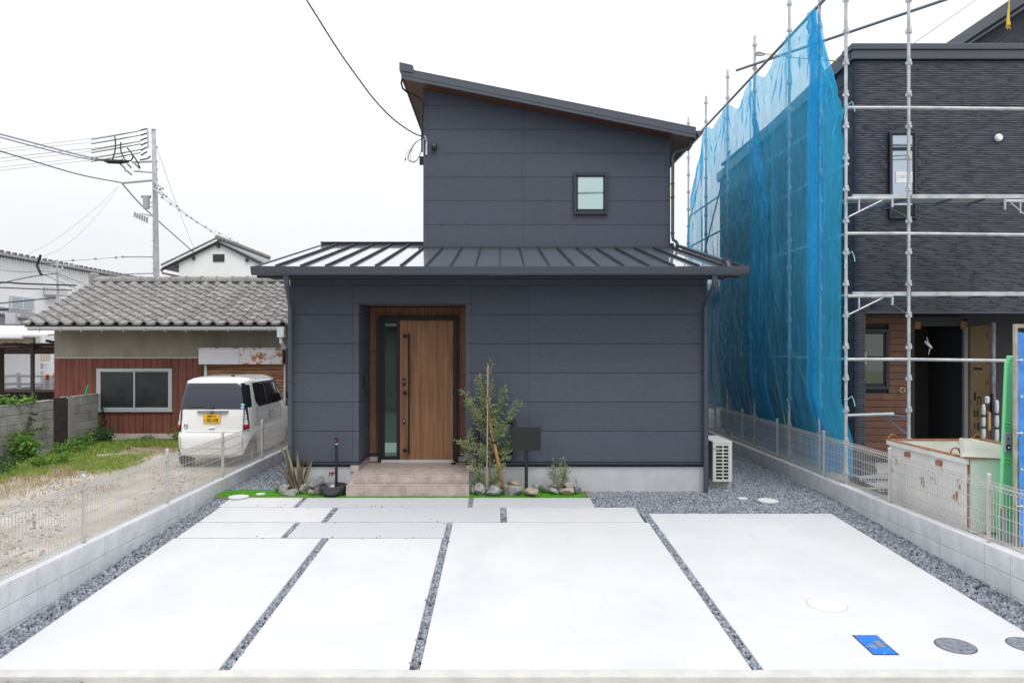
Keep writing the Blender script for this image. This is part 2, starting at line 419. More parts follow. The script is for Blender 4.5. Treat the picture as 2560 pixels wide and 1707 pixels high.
# covers in the ground
def cover(x,y,r,m,name,label,cat,dz=.004,group=None):
    t=thing(name,label,cat,group=group)
    z=gz(y)
    a=MB(); a.disc((0,0),r,-.02,0,40); o=a.build('rim',m[1],t); o.location=(x,y,z+dz-.0015); 
    a=MB(); a.disc((0,0),r-.012,-.015,0,40)
    if len(m)>2:
        for i in range(8):
            an=i*math.pi/4; a.box(math.cos(an)*r*.55-.012,math.cos(an)*r*.55+.012,math.sin(an)*r*.55-.006,math.sin(an)*r*.55+.006,-.001,.002)
        a.box(-.03,.03,-.004,.004,-.001,.002)
    p=a.build('lid',m[0],t); p.location=(x,y,z+dz)
    sl=math.atan(.0453) if y<11.4 else 0
    o.rotation_euler=(sl,0,0); p.rotation_euler=(sl,0,0)
    return t
m_cov=M('white_cover',(.70,.70,.69),rough=.5); m_covr=M('white_cover_rim',(.46,.46,.46),rough=.6)
m_gc=M('grey_iron_cover',(.15,.165,.20),rough=.55,metal=.3,col2=(.30,.32,.36),vs=25,bump=.5,bs=60); m_gcr=M('grey_iron_rim',(.10,.11,.13),rough=.6,metal=.3)
cover(3.11,7.23,.187,(m_cov,m_covr),'drain_cover','large white round drain cover flush in the right concrete slab','drain cover')
cover(3.80,6.34,.160,(m_gc,m_gcr,1),'manhole_cover','dark grey round manhole cover right of the blue meter lid','manhole cover')
cover(4.41,6.36,.155,(m_gc,m_gcr,1),'manhole_cover','dark grey round manhole cover cut by the right edge beside the gravel strip','manhole cover')
cover(-3.92,11.40,.155,(m_cov,m_covr),'drain_cover','white round drain cover half on turf at the left slab corner','drain cover',dz=.02)
cover(-3.66,11.62,.078,(m_cov,m_covr),'drain_cover','small white round cap sunk in the turf left of the rocks','drain cover',dz=.012)
cover(3.95,11.2,.152,(m_cov,m_covr),'drain_cover','white round drain cover in gravel near the air conditioner','drain cover',dz=.012)
cover(3.63,11.36,.08,(m_cov,m_covr),'drain_cover','small white cap half covered by gravel behind the larger cover','drain cover',dz=.004)
# blue meter cover
t=thing('meter_cover','blue rectangular water meter lid set in the right concrete slab','meter cover')
zc=lambda y: gz(y)
def slabrect(x0,x1,y0,y1,dz,m,name,par):
    a=MB(); a.hexa([(x0,y0,gz(y0)-.02),(x1,y0,gz(y0)-.02),(x1,y1,gz(y1)-.02),(x0,y1,gz(y1)-.02),(x0,y0,gz(y0)+dz),(x1,y0,gz(y0)+dz),(x1,y1,gz(y1)+dz),(x0,y1,gz(y1)+dz)])
    return a.build(name,m,par)
m_blue=M('worn_blue_paint',(.012,.16,.62),rough=.6,var=.1,vs=20); overlay(m_blue,(.45,.58,.80),scale=28,lo=.6,hi=.68,amount=.8)
slabrect(3.03,3.245,6.17,6.55,.002,M('meter_frame',(.05,.05,.07),rough=.7),'frame',t)
slabrect(3.043,3.232,6.184,6.536,.005,m_blue,'lid',t)
slabrect(3.15,3.20,6.30,6.42,.008,M('meter_grey',(.22,.22,.24),rough=.6),'hatch',t)
slabrect(3.20,3.235,6.355,6.385,.0085,m_gc,'latch',t)
a=MB(); a.disc((3.10,6.33),.032,gz(6.33)+.003,gz(6.33)+.009,24); a.build('keyhole',m_gc,t)
# drain grating at the kerb
t=thing('drain_grating','galvanised steel drain grating in the road gutter at bottom left','grating')
a=MB(); 
for y in (5.40,5.775): a.box(-3.76,-3.18,y,y+.02,-.085,-.058)
for x in (-3.76,-3.20): a.box(x,x+.02,5.40,5.795,-.085,-.058)
a.build('frame',m_galv,t)
for i in range(11): 
    MB().box(-3.71+i*.047,-3.70+i*.047,5.42,5.775,-.085,-.06).build('bar',m_galv,t)

# ------------------------------------------------------------------ boundary block walls
def block_wall(name,x0,x1,ztop,yph,ya,yb,label,face):
    t=thing(name,label,'wall')
    a=MB(); a.box(x0+.008,x1-.008,ya,yb,-.2,ztop-.012); a.build('mortar',m_mortar,t)
    # cap
    bmb=MB(); bmb.cbox(-.0,.394,0,x1-x0,-.19+.0,0,.004)
    proto=None; nblk=0
    y=yph-math.floor((yph-ya)/.4)*.4
    while y<yb:
        for c in range(3):
            if c==2 and y>9.3: continue
            z1=ztop-c*.2-(.0 if c==0 else .0)
            m=m_block
            a=MB(); L=.394
            # two faces matter: the visible long face and the top
            a.cbox(0,L,0,x1-x0,-.194,0,.004)
            if proto is None:
                proto=a.build('block',m,t); o=proto
            else:
                o=inst(proto,t,(0,0,0))
            if face>0: # visible face towards +x : local -y -> +x
                o.rotation_euler=(0,0,math.radians(90)); o.location=(x1,y,z1)
            else:
                o.rotation_euler=(0,0,math.radians(-90)); o.location=(x0,y+L,z1)
        y+=.4
    a=MB(); a.box(x0+.004,x1-.004,ya,yb,ztop+.001,ztop+.012); a.build('coping',m_blocktop,t,bevel=.003)
    return t
block_wall('block_wall',-4.43,-4.31,.428,6.69,5.6,21.5,'pale grey concrete block wall left of the driveway',1)
block_wall('block_wall',5.0,5.12,.458,11.05,5.6,22,'pale grey concrete block wall right of the driveway',-1)

# mesh fences
def fence(x,zt,ys,label):
    t=thing('mesh_fence',label,'fence')
    h=.63
    pm=MB(); pm.lathe([(.0001,-.02),(.021,-.02),(.021,.69),(.025,.69),(.025,.705),(.015,.722),(.0001,.724)],(0,0,0),12)
    pp=smooth_angle(pm.build('post',m_fence,t)); 
    wm=MB(); L=2.0; r=.0036
    sx=.045
    for i in range(40):
        y=.025+i*.05
        wm.tube([(0,y,.075),(sx,y,.05),(sx*.4,y,.02),(0,y,.05),(0,y,.53),(0,y,.56),(sx,y,.595),(sx*.4,y,.635),(0,y,.60)],r,3,cap=False)
    for zz,xx in ((.05,0),(.05,sx),(.02,sx*.4),(.18,0),(.305,0),(.43,0),(.56,0),(.595,sx),(.635,sx*.4),(.60,0)):
        wm.tube([(xx,0.0,zz),(xx,L,zz)],r*1.25,4,cap=False)
    for zz in (.05,.56): wm.box(-.012,.012,0.015,.045,zz-.01,zz+.01); wm.box(-.012,.012,L-.045,L-.015,zz-.01,zz+.01)
    pw=wm.build('mesh_panel',m_fence,t)
    for i,y in enumerate(ys):
        o=pp if i==0 else inst(pp,t,(0,0,0)); o.location=(x,y,zt)
        if i<len(ys)-1:
            o=pw if i==0 else inst(pw,t,(0,0,0)); o.location=(x,y,zt)
    return t
fence(-4.37,.44,[5.98+2*i for i in range(8)],'beige wire mesh fence on the left block wall beside the white van')
fence(5.06,.47,[5.87+2*i for i in range(8)],'beige wire mesh fence on the right block wall before the scaffold')

# ------------------------------------------------------------------ the dark house
H=thing('two_storey_house','charcoal two-storey house with mono-pitch roof and wooden front door','house')
YF=11.87; YU=14.5
YB=22.5
# structural body (behind panels)
a=MB()
a.box(-3.265,-2.225,YF+.02,YB,.62,3.72); a.box(-.52,3.215,YF+.02,YB,.62,3.72)
a.box(-2.225,-.52,12.86,YB,.62,3.72); a.box(-2.225,-.52,YF+.02,12.86,3.19,3.72)
a.build('wall_core',m_dark,H)
a=MB(); a.prism([(YF+.03,3.72),(YB,3.72),(YB,3.74),(15.4,4.44),(YF+.03,3.78)],'x',-3.265,3.215); a.build('gable_core',m_siding,H)
# side walls
a=MB(); a.box(-3.283,-3.266,YF+.02,YB+.01,.64,3.74); a.box(3.216,3.233,YF+.02,YB+.01,.64,3.74); a.build('side_wall',m_siding,H)
# foundation
a=MB(); a.box(-3.255,-2.215,YF+.03,YB-.05,-.1,.66); a.box(-.50,3.205,YF+.03,YB-.05,-.1,.66); a.box(-2.215,-.5,13.2,YB-.05,-.1,.5)
a.build('foundation',m_found,H)
# starter flashing
a=MB(); a.box(-3.295,-2.20,YF-.018,YF+.03,.655,.695); a.box(-.545,3.245,YF-.018,YF+.03,.655,.695)
a.box(-3.295,-3.26,YF+.03,YB,.655,.695); a.box(-2.235,-2.185,YF+.03,12.83,.655,.695)
a.build('base_flashing',m_trim,H,bevel=.003)
G=.0029
def clip(poly,f):
    out=[]
    for i in range(len(poly)):
        p,q=poly[i],poly[(i+1)%len(poly)]; fp,fq=f(p),f(q)
        if fp>=0: out.append(p)
        if (fp>=0)!=(fq>=0):
            t_=fp/(fp-fq); out.append((p[0]+(q[0]-p[0])*t_,p[1]+(q[1]-p[1])*t_))
    return out
def panel(x0,x1,z0,z1,y,par,top=None,name='siding_panel',m=None,th=.016):
    gx=.0012 if m is None else .0025; poly=[(x0+gx,z0+G),(x1-gx,z0+G),(x1-gx,z1-G),(x0+gx,z1-G)]
    if top: poly=clip(poly,lambda p: top(p[0])-p[1])
    if len(poly)<3: return
    a=MB(); a.prism(poly,'y',y,y+th); return a.build(name,m or m_siding,par,bevel=.0012)
fw=part('front_wall',H)
rowsL=[.70,1.178,1.633,2.088,2.543,2.998,3.453,3.62]
for i in range(7):
    z0,z1=rowsL[i],rowsL[i+1]
    panel(-3.28,-2.298,z0,z1,YF,fw); 
    panel(-.444,.452,z0,z1,YF,fw); panel(.452,3.15,z0,z1,YF,fw); panel(3.15,3.23,z0,z1,YF,fw)
    if i<5:
        panel(-2.298,-2.205,z0,z1,YF,fw); panel(-.539,-.444,z0,z1,YF,fw)
    elif i==5:
        panel(-2.298,-2.205,z0,3.163,YF,fw); panel(-.539,-.444,z0,3.163,YF,fw)
        panel(-2.298,-.444,3.163,z1,YF,fw)
    else: panel(-2.298,-.444,z0,z1,YF,fw)
# recess side walls (panels run in depth)
rw=part('recess_wall',H)
for i in range(6):
    z0=rowsL[i]; z1=min(rowsL[i+1],3.163)
    for xx,s in ((-2.221,1),(-.539,-1)):
        a=MB(); a.box(xx,xx+.016,YF+.018,12.83,z0+G,z1-G); a.build('siding_panel',m_siding,rw,bevel=.002)
# lintel edge
MB().box(-2.21,-.534,YF-.006,YF+.05,3.150,3.166).build('lintel_trim',m_trim,H)
# wood cladding in the recess
cl=part('cladding',H)
x=-2.2
cols=[]
while x<-.54:
    x1=min(x+.1165,-.54)
    for z0,z1 in ((.70,1.25),(1.25,2.42),(2.42,3.16)) if len(cols)%3==0 else ((.70,2.02),(2.02,3.16)) if len(cols)%3==1 else ((.70,1.64),(1.64,3.16)):
        if x>-2.07 and x1<-.70 and z1<2.99: continue
        zz0=max(z0,2.95) if (x>-2.07 and x1<-.70) else z0
        panel(x,x1,zz0,z1,12.81,cl,name='board',m=m_clad)
    cols.append(x); x=x1
for i in range(10):   # ceiling boards
    MB().box(-2.2+i*.1665+G,-2.2+(i+1)*.1665-G,YF+.055,12.81,3.168,3.18).build('ceiling_board',m_clad,cl)
MB().box(-2.2,-2.055,12.79,12.83,.655,.70).build('base_flashing',m_trim,H); MB().box(-.71,-.54,12.79,12.83,.655,.70).build('base_flashing',m_trim,H)
# door
D=part('front_door',H)
yd=12.74
a=MB(); 
a.box(-2.045,-1.985,yd,12.85,.557,2.99); a.box(-.785,-.718,yd,12.85,.557,2.99); a.box(-1.985,-.785,yd,12.85,2.935,2.99)
a.box(-1.735,-1.682,yd+.004,12.84,.60,2.935); a.box(-1.985,-1.735,yd+.004,12.84,2.885,2.935); a.box(-1.985,-1.735,yd+.004,12.84,.60,.655); a.box(-1.985,-1.945,yd+.004,12.84,.655,2.885)
a.build('door_frame',m_blackm,D,bevel=.003)
MB().box(-1.946,-1.734,12.80,12.81,.654,2.886).build('side_light_glass',glass('sidelight_glass',(.012,.018,.018),(.55,.75,.70),.30),D)
MB().box(-1.68,-.787,12.765,12.82,.607,2.934).build('door_leaf',m_wood,D,bevel=.003)
MB().box(-1.68,-1.652,12.758,12.766,.607,2.934).build('leaf_edge',M('door_edge',(.33,.15,.09),rough=.4),D)
MB().box(-1.99,-.785,12.73,12.83,.557,.604).build('sill',M('aluminium_sill',(.66,.66,.66),rough=.35,metal=.2),D)
hb=MB(); hb.tube([(-1.515,12.66,.70),(-1.515,12.66,2.72)],.0155,10)
for z in (.76,1.72,2.67):
    hb.tube([(-1.515,12.66,z),(-1.60,12.66,z)],.012,8); hb.tube([(-1.60,12.765,z),(-1.60,12.655,z)],.018,10); hb.tube([(-1.60,12.765,z),(-1.60,12.755,z)],.032,14)
smooth_angle(hb.build('handle',m_blackm,D))
for z,h in ((1.90,.066),(1.24,.038)):
    MB().box(-1.635,-1.582,12.752,12.766,z-h,z+h).build('lock_plate',m_blackm,D,bevel=.004)
    MB().tube([(-1.608,12.753,z+.012),(-1.608,12.745,z+.012)],.018,14).build('keyhole',M('chrome',(.8,.8,.8),rough=.15,metal=1),D)
for z in (2.60,1.75,.85): MB().box(-.793,-.775,12.725,12.745,z-.06,z+.06).build('hinge',m_blackm,D)
# intercom and hook on recess wall
a=MB(); a.box(-2.204,-2.185,12.20,12.30,1.83,2.03); a.build('intercom',m_blackm,H,bevel=.004)
a=MB(); a.tube([(-2.2,12.4,1.73),(-2.13,12.4,1.735),(-2.12,12.4,1.76)],.010,8); a.tube([(-2.2,12.4,1.73),(-2.14,12.4,1.71)],.006,6); a.build('hook',m_blackm,H)
# steps
S=part('entrance_steps',H)
a=MB(); a.box(-2.322,-.47,11.475,11.9,-.05,.392); a.box(-2.26,-.475,11.665,13.25,-.05,.548); a.build('step_core',m_grout,S)
g2=.0045
def tilebox(x0,x1,y0,y1,z0,z1): MB().box(x0+g2,x1-g2,y0+g2*(y1-y0>.05),y1-g2*(y1-y0>.05),z0+g2*(z1-z0>.05),z1-g2*(z1-z0>.05)).build('tile',m_tile,S,bevel=.0025)
for i in range(6):
    x0=-2.327+i*.3105; x1=x0+.3105
    tilebox(x0,x1,11.466,11.478,.20,.392); tilebox(x0,x1,11.462,11.66,.392,.402)
w=(1.785)/6
for i in range(6):
    x0=-2.265+i*.2985; x1=x0+.2985
    tilebox(x0,x1,11.652,11.667,.402,.548)
    for y0,y1 in ((11.648,11.80),(11.80,12.11),(12.11,12.42),(12.42,12.735)):
        if y0>11.85 and x1<-2.2: continue
        xx0=max(x0,-2.205) if y0>11.82 else x0; xx1=min(x1,-.54) if y0>11.82 else x1
        if xx1-xx0>.02: tilebox(xx0,xx1,y0,y1,.548,.558)
for y0,y1 in ((11.855,12.11),(12.11,12.42),(12.42,12.8)):  # skirting tiles
    tilebox(-2.213,-2.203,y0,y1,.56,.655); tilebox(-.541,-.531,y0,y1,.56,.655)
tilebox(-2.34,-2.203,11.862,11.874,.54,.655); tilebox(-.541,-.40,11.862,11.874,.54,.655)
tilebox(-2.203,-2.05,12.795,12.805,.56,.655); tilebox(-.715,-.541,12.795,12.805,.56,.655)
# windows
def window(name,par,x0,x1,z0,z1,y,fr,mglass,rail=0):
    w_=part(name,par)
    a=MB(); 
    a.box(x0,x0+fr,y-.055,y+.01,z0,z1); a.box(x1-fr,x1,y-.055,y+.01,z0,z1); a.box(x0+fr,x1-fr,y-.055,y+.01,z0,z0+fr); a.box(x0+fr,x1-fr,y-.055,y+.01,z1-fr,z1)
    a.build('frame',m_trim,w_,bevel=.004)
    a=MB(); b_=fr*.45
    a.box(x0+fr-.002,x0+fr+b_,y-.04,y+.0,z0+fr,z1-fr); a.box(x1-fr-b_,x1-fr+.002,y-.04,y,z0+fr,z1-fr)
    a.box(x0+fr,x1-fr,y-.04,y,z0+fr-.002,z0+fr+b_*1.6); a.box(x0+fr,x1-fr,y-.04,y,z1-fr-b_,z1-fr+.002)
    a.build('sash',m_blackm,w_)
    MB().box(x0+fr+b_*.8,x1-fr-b_*.8,y-.022,y-.012,z0+fr+b_,z1-fr-b_*.8).build('glass',mglass,w_)
    return w_
m_gu=glass('upper_window_glass',(.30,.44,.42),(.72,.88,.86),.42)
m_gl=glass('lower_window_glass',(.015,.02,.02),(.6,.8,.76),.22)
uw=window('upper_window',H,1.40,2.05,2.5+2.513,2.5+3.307,YU,.058,m_gu)
MB().box(1.495,1.955,YU-.026,YU-.018,5.105,5.115).build('spacer',M('warm_spacer',(.7,.7,.6),rough=.5),uw)
window('lower_window',H,-.385,.245,.77,1.365,YF,.05,m_gl)
# upper storey
zt=lambda x: 7.408-.2024*(x+1.465)
a=MB(); a.prism([(-1.448,4.0),(3.232,4.0),(3.232,zt(3.232)),(-1.448,zt(-1.448))],'y',YU+.02,YB); a.build('upper_core',m_dark,H)
a=MB(); a.prism([(-1.466,4.0),(-1.449,4.0),(-1.449,zt(-1.449)),(-1.466,zt(-1.466))],'y',YU+.018,YB+.01)
a.prism([(3.233,4.0),(3.25,4.0),(3.25,zt(3.25)),(3.233,zt(3.233))],'y',YU+.018,YB+.01); a.build('side_wall',m_siding,H)
uwall=part('upper_wall',H)
rows=[4.385,4.817,5.272,5.727,6.182,6.637,7.092,7.547]
for i in range(7):
    for x0,x1 in ((-1.465,-1.372),(-1.372,.435),(.435,3.157),(3.157,3.25)):
        panel(x0,x1,rows[i],rows[i+1],YU,uwall,top=zt)
MB().box(-1.49,3.275,YU-.02,YU+.02,4.345,4.385).build('base_flashing',m_trim,H,bevel=.003)
# upper roof
RX0,RX1=-1.81,3.63; RY0,RY1=14.10,YB+.5
UR=part('upper_roof',H)
zr=lambda x: 7.408-.2024*(x+1.465)
a=MB(); a.prism([(RX0+.01,zr(RX0)),(RX1-.01,zr(RX1)),(RX1-.01,zr(RX1)+.012),(RX0+.01,zr(RX0)+.012)],'y',RY0+.02,RY1-.02); a.build('soffit',m_soffit,UR)
a=MB(); a.prism([(RX0+.005,zr(RX0)+.014),(RX1-.005,zr(RX1)+.014),(RX1-.005,zr(RX1)+.17),(RX0+.005,zr(RX0)+.17)],'y',RY0+.012,RY1-.012); a.build('roof_deck',m_roof,UR)
for dz0,dz1,dy in ((-.012,.028,.012),(.028,.052,.002),(.052,.158,.010),(.158,.186,-.012)):
    a=MB(); a.prism([(RX0-.004,zr(RX0)+dz0),(RX1+.004,zr(RX1)+dz0),(RX1+.004,zr(RX1)+dz1),(RX0-.004,zr(RX0)+dz1)],'y',RY0-dy if dy>0 else RY0+dy,RY0+.03)
    a.build('fascia',m_gut,UR)
a=MB(); a.prism([(RX0-.02,zr(RX0)-.01),(RX0+.0,zr(RX0)-.01),(RX0+.0,zr(RX0)+.19),(RX0-.02,zr(RX0)+.19)],'y',RY0-.012,RY1); a.build('side_fascia',m_gut,UR)
a=MB(); a.prism([(RX0-.055,zr(RX0)+.13),(RX0+.20,zr(RX0)+.085),(RX0+.20,zr(RX0)+.22),(RX0+.17,zr(RX0)+.235),(RX0-.055,zr(RX0)+.285)],'y',RY0-.03,RY1+.02); a.build('ridge_cap',m_gut,UR,bevel=.004)
# upper gutter, half round running in depth
def gutter_prof(w,h,n=8):
    return [(math.cos(math.pi+math.pi*i/n)*w/2,math.sin(math.pi+math.pi*i/n)*h) for i in range(n+1)]
gz0=zr(RX1)+.12
a=MB(); pr=[(RX1+.075+p[0],gz0+p[1]) for p in gutter_prof(.13,.10)]; a.prism(pr,'y',RY0-.01,RY1); a.build('upper_gutter',m_gut,UR,bevel=.002)
MB().box(RX1+.12,RX1+.15,RY0-.012,RY0+.06,gz0-.01,gz0+.035).build('gutter_clip',m_gut,UR)
def pipe(pts,r,name,par,m=m_gut,n=12):
    a=MB(); a.tube(pts,r,n); return smooth_angle(a.build(name,m,par),60)
yp=14.42
pipe([P(1727,352,14.3),P(1727,364,14.3),P(1722,373,14.35),P(1700,378,yp),P(1688,382,yp),P(1682,392,yp),P(1681.5,590,yp),P(1683,600,yp),P(1690,604,yp),P(1693,609,yp),P(1693,622,yp)],.030,'upper_downpipe',H)
for yy in (460,494.,583.): 
    c=P(1681.5,yy,yp); MB().tube([c-Vector((0,0,.015)),c+Vector((0,0,.015))],.037,12).build('pipe_clamp',m_trim,H)
rs=lambda y: 3.66+.209*(y-11.1)
pipe([(3.36,14.40,rs(14.4)+.06),(3.37,11.25,rs(11.25)+.055),(3.37,11.18,rs(11.1)+.0)],.032,'roof_pipe',H)
MB().box(3.31,3.43,11.25,11.33,rs(11.3),rs(11.3)+.10).build('pipe_clamp',m_trim,H)
MB().box(3.245,3.30,14.42,14.5,4.40,4.46).build('pipe_bracket',m_blackm,H)
# black conduit at roof corner
pipe([P(1006,197,14.15),P(1003,208,14.15),P(1007,222,14.2),P(1018,231,14.3),P(1035,238,14.4),P(1049,246,14.45),P(1056,256,14.47),(-1.485,14.47,7.0),(-1.485,14.47,6.2)],.018,'conduit',H,m_blackm)
a=MB(); a.box(-1.545,-1.468,14.55,14.62,5.98,6.14); a.build('junction_box',m_blackm,H,bevel=.01)
# vent hood, cable bracket
a=MB(); a.prism([(14.49,6.24),(14.41,6.24),(14.40,6.30),(14.43,6.36),(14.49,6.372)],'x',-1.298,-1.205); a.build('vent_hood',m_blackm,H,bevel=.006)
a=MB(); a.box(-1.42,-1.385,14.47,14.495,6.145,6.45); a.build('cable_bracket',m_galv,H)
# lower roof
LR=part('lower_roof',H)
ex0,ex1=-3.6,3.585; EY=11.1
a=MB()
th=.09
a.prism([(EY+.01,rs(EY)-th),(15.38,rs(15.38)-th),(YB+.4,3.66-th),(YB+.4,3.66),(15.38,rs(15.38)-.012),(EY+.01,rs(EY)-.012)],'x',ex0+.012,ex1-.012); a.build('roof_deck',m_trim,LR)
k=-10
xs_=[ex0]+[i*.364 for i in range(-9,10)]+[ex1]
for i in range(len(xs_)-1):
    x0,x1=xs_[i]+.004,xs_[i+1]-.004
    for (ya,yb,sec) in ((EY,15.38,0),):
        if x0>-1.5: yb=14.6
        a=MB(); a.hexa([(x0,ya,rs(ya)-.01),(x1,ya,rs(ya)-.01),(x1,yb,rs(yb)-.01),(x0,yb,rs(yb)-.01),(x0,ya,rs(ya)),(x1,ya,rs(ya)),(x1,yb,rs(yb)),(x0,yb,rs(yb))])
        a.build('roof_panel',m_roof,LR)
for x in xs_[1:-1]:
    yb=15.36 if x<-1.5 else 14.5
    a=MB(); a.hexa([(x-.011,EY-.012,rs(EY)-.02),(x+.011,EY-.012,rs(EY)-.02),(x+.011,yb,rs(yb)-.008),(x-.011,yb,rs(yb)-.008),(x-.011,EY+.0,rs(EY)+.034),(x+.011,EY+.0,rs(EY)+.034),(x+.011,yb,rs(yb)+.036),(x-.011,yb,rs(yb)+.036)])
    a.build('roof_seam',m_seam,LR)
a=MB(); a.hexa([(3.49,EY,rs(EY)-.0),(3.52,EY,rs(EY)-.0),(3.52,14.6,rs(14.6)),(3.49,14.6,rs(14.6)),(3.49,EY,rs(EY)+.035),(3.52,EY,rs(EY)+.035),(3.52,14.6,rs(14.6)+.035),(3.49,14.6,rs(14.6)+.035)]); a.build('roof_seam',m_seam,LR)
MB().box(-1.545,3.30,14.40,14.52,rs(14.4)-.02,rs(14.4)+.045).build('wall_flashing',m_trim,LR,bevel=.004)
a=MB(); a.box(ex0-.01,-1.45,15.33,15.45,rs(15.38)-.03,rs(15.38)+.03); a.box(ex0-.02,-1.45,15.30,15.48,rs(15.38)+.03,rs(15.38)+.055); a.build('ridge_cap',m_trim,LR,bevel=.004)
for xx in (ex0,ex1-.02):
    a=MB(); a.hexa([(xx-.005,EY,rs(EY)-.11),(xx+.025,EY,rs(EY)-.11),(xx+.025,15.4,rs(15.4)-.11),(xx-.005,15.4,rs(15.4)-.11),(xx-.005,EY,rs(EY)+.012),(xx+.025,EY,rs(EY)+.012),(xx+.025,15.4,rs(15.4)+.012),(xx-.005,15.4,rs(15.4)+.012)]); a.build('verge_trim',m_trim,LR)
MB().box(ex0+.06,ex1-.1,EY+.04,YF+.03,3.545,3.60).build('eave_soffit',m_dark,LR)
MB().box(ex0+.05,ex1-.09,EY-.005,EY+.03,3.50,3.66).build('eave_fascia',m_trim,LR)
# eave gutter
a=MB(); pr=[(EY-.075+p[0],3.655+p[1]) for p in gutter_prof(.135,.125,10)]; a.prism(pr,'x',-3.60,3.60); gt=smooth_angle(a.build('eave_gutter',m_gut,LR),40)
for x in (-3.31,0.02,3.30):
    a=MB(); pr=[(EY-.075+p[0]*1.07,3.658+p[1]*1.07) for p in gutter_prof(.135,.125,10)]; a.prism(pr,'x',x-(.19 if x else .05),x+(.19 if x else .05)); smooth_angle(a.build('gutter_joint',m_gut,LR),40)
# downpipes at the two corners
for s,xw,xg in ((1,-3.262,-3.16),(2,3.215,3.165+.0)):
    if s==1: pts=[(-3.11,11.06,3.53),(-3.11,11.06,3.44),(-3.11,11.09,3.40),(-3.24,11.72,3.19),(-3.255,11.80,3.10),(-3.255,11.80,.22)]
    else: pts=[(3.12,11.06,3.53),(3.12,11.06,3.44),(3.13,11.09,3.40),(3.19,11.72,3.19),(3.195,11.80,3.10),(3.195,11.80,.22)]
    a=MB(); a.tube(pts,[.045,.04,.038,.038,.038,.038],12); smooth_angle(a.build('downpipe',m_gut,H),50)
    for z in (1.95,.93,2.75): MB().tube([(pts[-1][0],11.80,z),(pts[-1][0],11.80,z+.012)],.0415,12).build('pipe_joint',m_trim,H)
a=MB(); a.box(3.234,3.27,12.2,12.35,2.65,2.88); a.build('meter_box',m_blackm,H)
# ------------------------------------------------------------------ old workshop on the left
m_mortar_wall=M('stained_render',(.235,.215,.165),rough=.95,col2=(.33,.305,.25),vs=1.6,bump=.3,bs=80,stretch=(1,1,.6))
m_red=M('red_brown_board',(.125,.034,.024),rough=.75,col2=(.20,.068,.048),vs=3.5,stretch=(5,5,.35),rnd=.14,bump=.1,bs=50)
overlay(m_red,(.045,.022,.018),scale=1.3,lo=.60,hi=.78,stretch=(1.6,1,.45),amount=.75)
m_tilec=M('weathered_cement_tile',(.20,.19,.18),rough=.9,col2=(.315,.305,.30),vs=5,rnd=.15,bump=.5,bs=50,stretch=(3,1,3))
overlay(m_tilec,(.12,.115,.10),scale=3,lo=.56,hi=.8,amount=.6,stretch=(3,.6,1))
m_alu=M('aluminium_frame',(.46,.48,.52),rough=.4,metal=.3)
m_rust=M('rusty_shutter',(.38,.22,.13),rough=.8,col2=(.20,.075,.028),vs=2.4,stretch=(.5,1,7),ramp=(.42,.60))
m_hood=M('rust_stained_white',(.62,.60,.62),rough=.6); overlay(m_hood,(.34,.13,.035),scale=6,lo=.52,hi=.60,stretch=(1,1,1.2))
m_hoodc=M('white_steel',(.62,.61,.66),rough=.5,var=.04,vs=3)
WY=19.0
K=thing('old_workshop','low workshop with grey tiled roof and red-brown board wall behind the van','workshop')
a=MB(); a.box(-11.12,-4.6,WY,23.6,.05,3.05); a.prism([(WY,3.05),(23.6,3.05),(21.5,4.2)],'x',-11.12,-4.6); a.build('wall_core',m_mortar_wall,K)
a=MB(); a.box(-11.13,-4.6,WY-.02,WY,2.235,3.02); a.build('rendered_wall',m_mortar_wall,K)
MB().box(-11.14,-5.0,WY-.035,WY,2.205,2.235).build('trim_strip',M('pale_trim',(.42,.47,.45),rough=.6),K)
MB().box(-11.10,-4.6,WY-.04,WY,.05,.33).build('base',M('old_concrete',(.42,.40,.36),rough=1,var=.15,vs=4),K)
bw=part('board_wall',K)
MB().box(-11.135,-7.42,WY-.012,WY-.001,.32,2.205).build('board_backing',M('board_gap',(.02,.012,.01),rough=1),bw)
x=-11.13; r=random.Random(3)
while x<-7.45:
    w_=r.choice((.135,.15,.165,.19)); x1=min(x+w_,-7.42)
    for bx_ in (-10.055,-8.19):
        if x<bx_-.001<x1: x1=bx_
    segs=[(.33,2.205)]
    if x>-10.06 and x1<-8.18: segs=[(.33,.90),(1.93,2.205)]
    for z0,z1 in segs: MB().box(x+.005,x1-.005,WY-.03-r.random()*.006,WY-.001,z0,z1).build('board',m_red,bw)
    x=x1
wd=part('window',K)
a=MB(); a.box(-10.06,-10.0,WY-.06,WY,.90,1.95); a.box(-8.24,-8.18,WY-.06,WY,.90,1.95); a.box(-10.0,-8.24,WY-.06,WY,1.90,1.95); a.box(-10.1,-8.16,WY-.09,WY,.87,.925); a.build('frame',m_alu,wd,bevel=.003)
a=MB(); 
for x0,x1,yy in ((-10.0,-9.10,.045),(-9.14,-8.24,.03)):
    a.box(x0,x0+.04,WY-yy-.01,WY-yy+.01,.93,1.90); a.box(x1-.04,x1,WY-yy-.01,WY-yy+.01,.93,1.90); a.box(x0+.04,x1-.04,WY-yy-.01,WY-yy+.01,.93,.98); a.box(x0+.04,x1-.04,WY-yy-.01,WY-yy+.01,1.87,1.90)
a.build('sash',m_alu,wd)
mg=glass('dusty_pane',(.012,.015,.017),(.35,.42,.42),.03,rough=.35); overlay(mg,(.045,.055,.056),scale=1.7,lo=.45,hi=.75,amount=.8)
MB().box(-9.97,-9.13,WY-.045,WY-.040,.97,1.88).build('pane',mg,wd); MB().box(-9.11,-8.27,WY-.03,WY-.025,.97,1.88).build('pane',mg,wd)
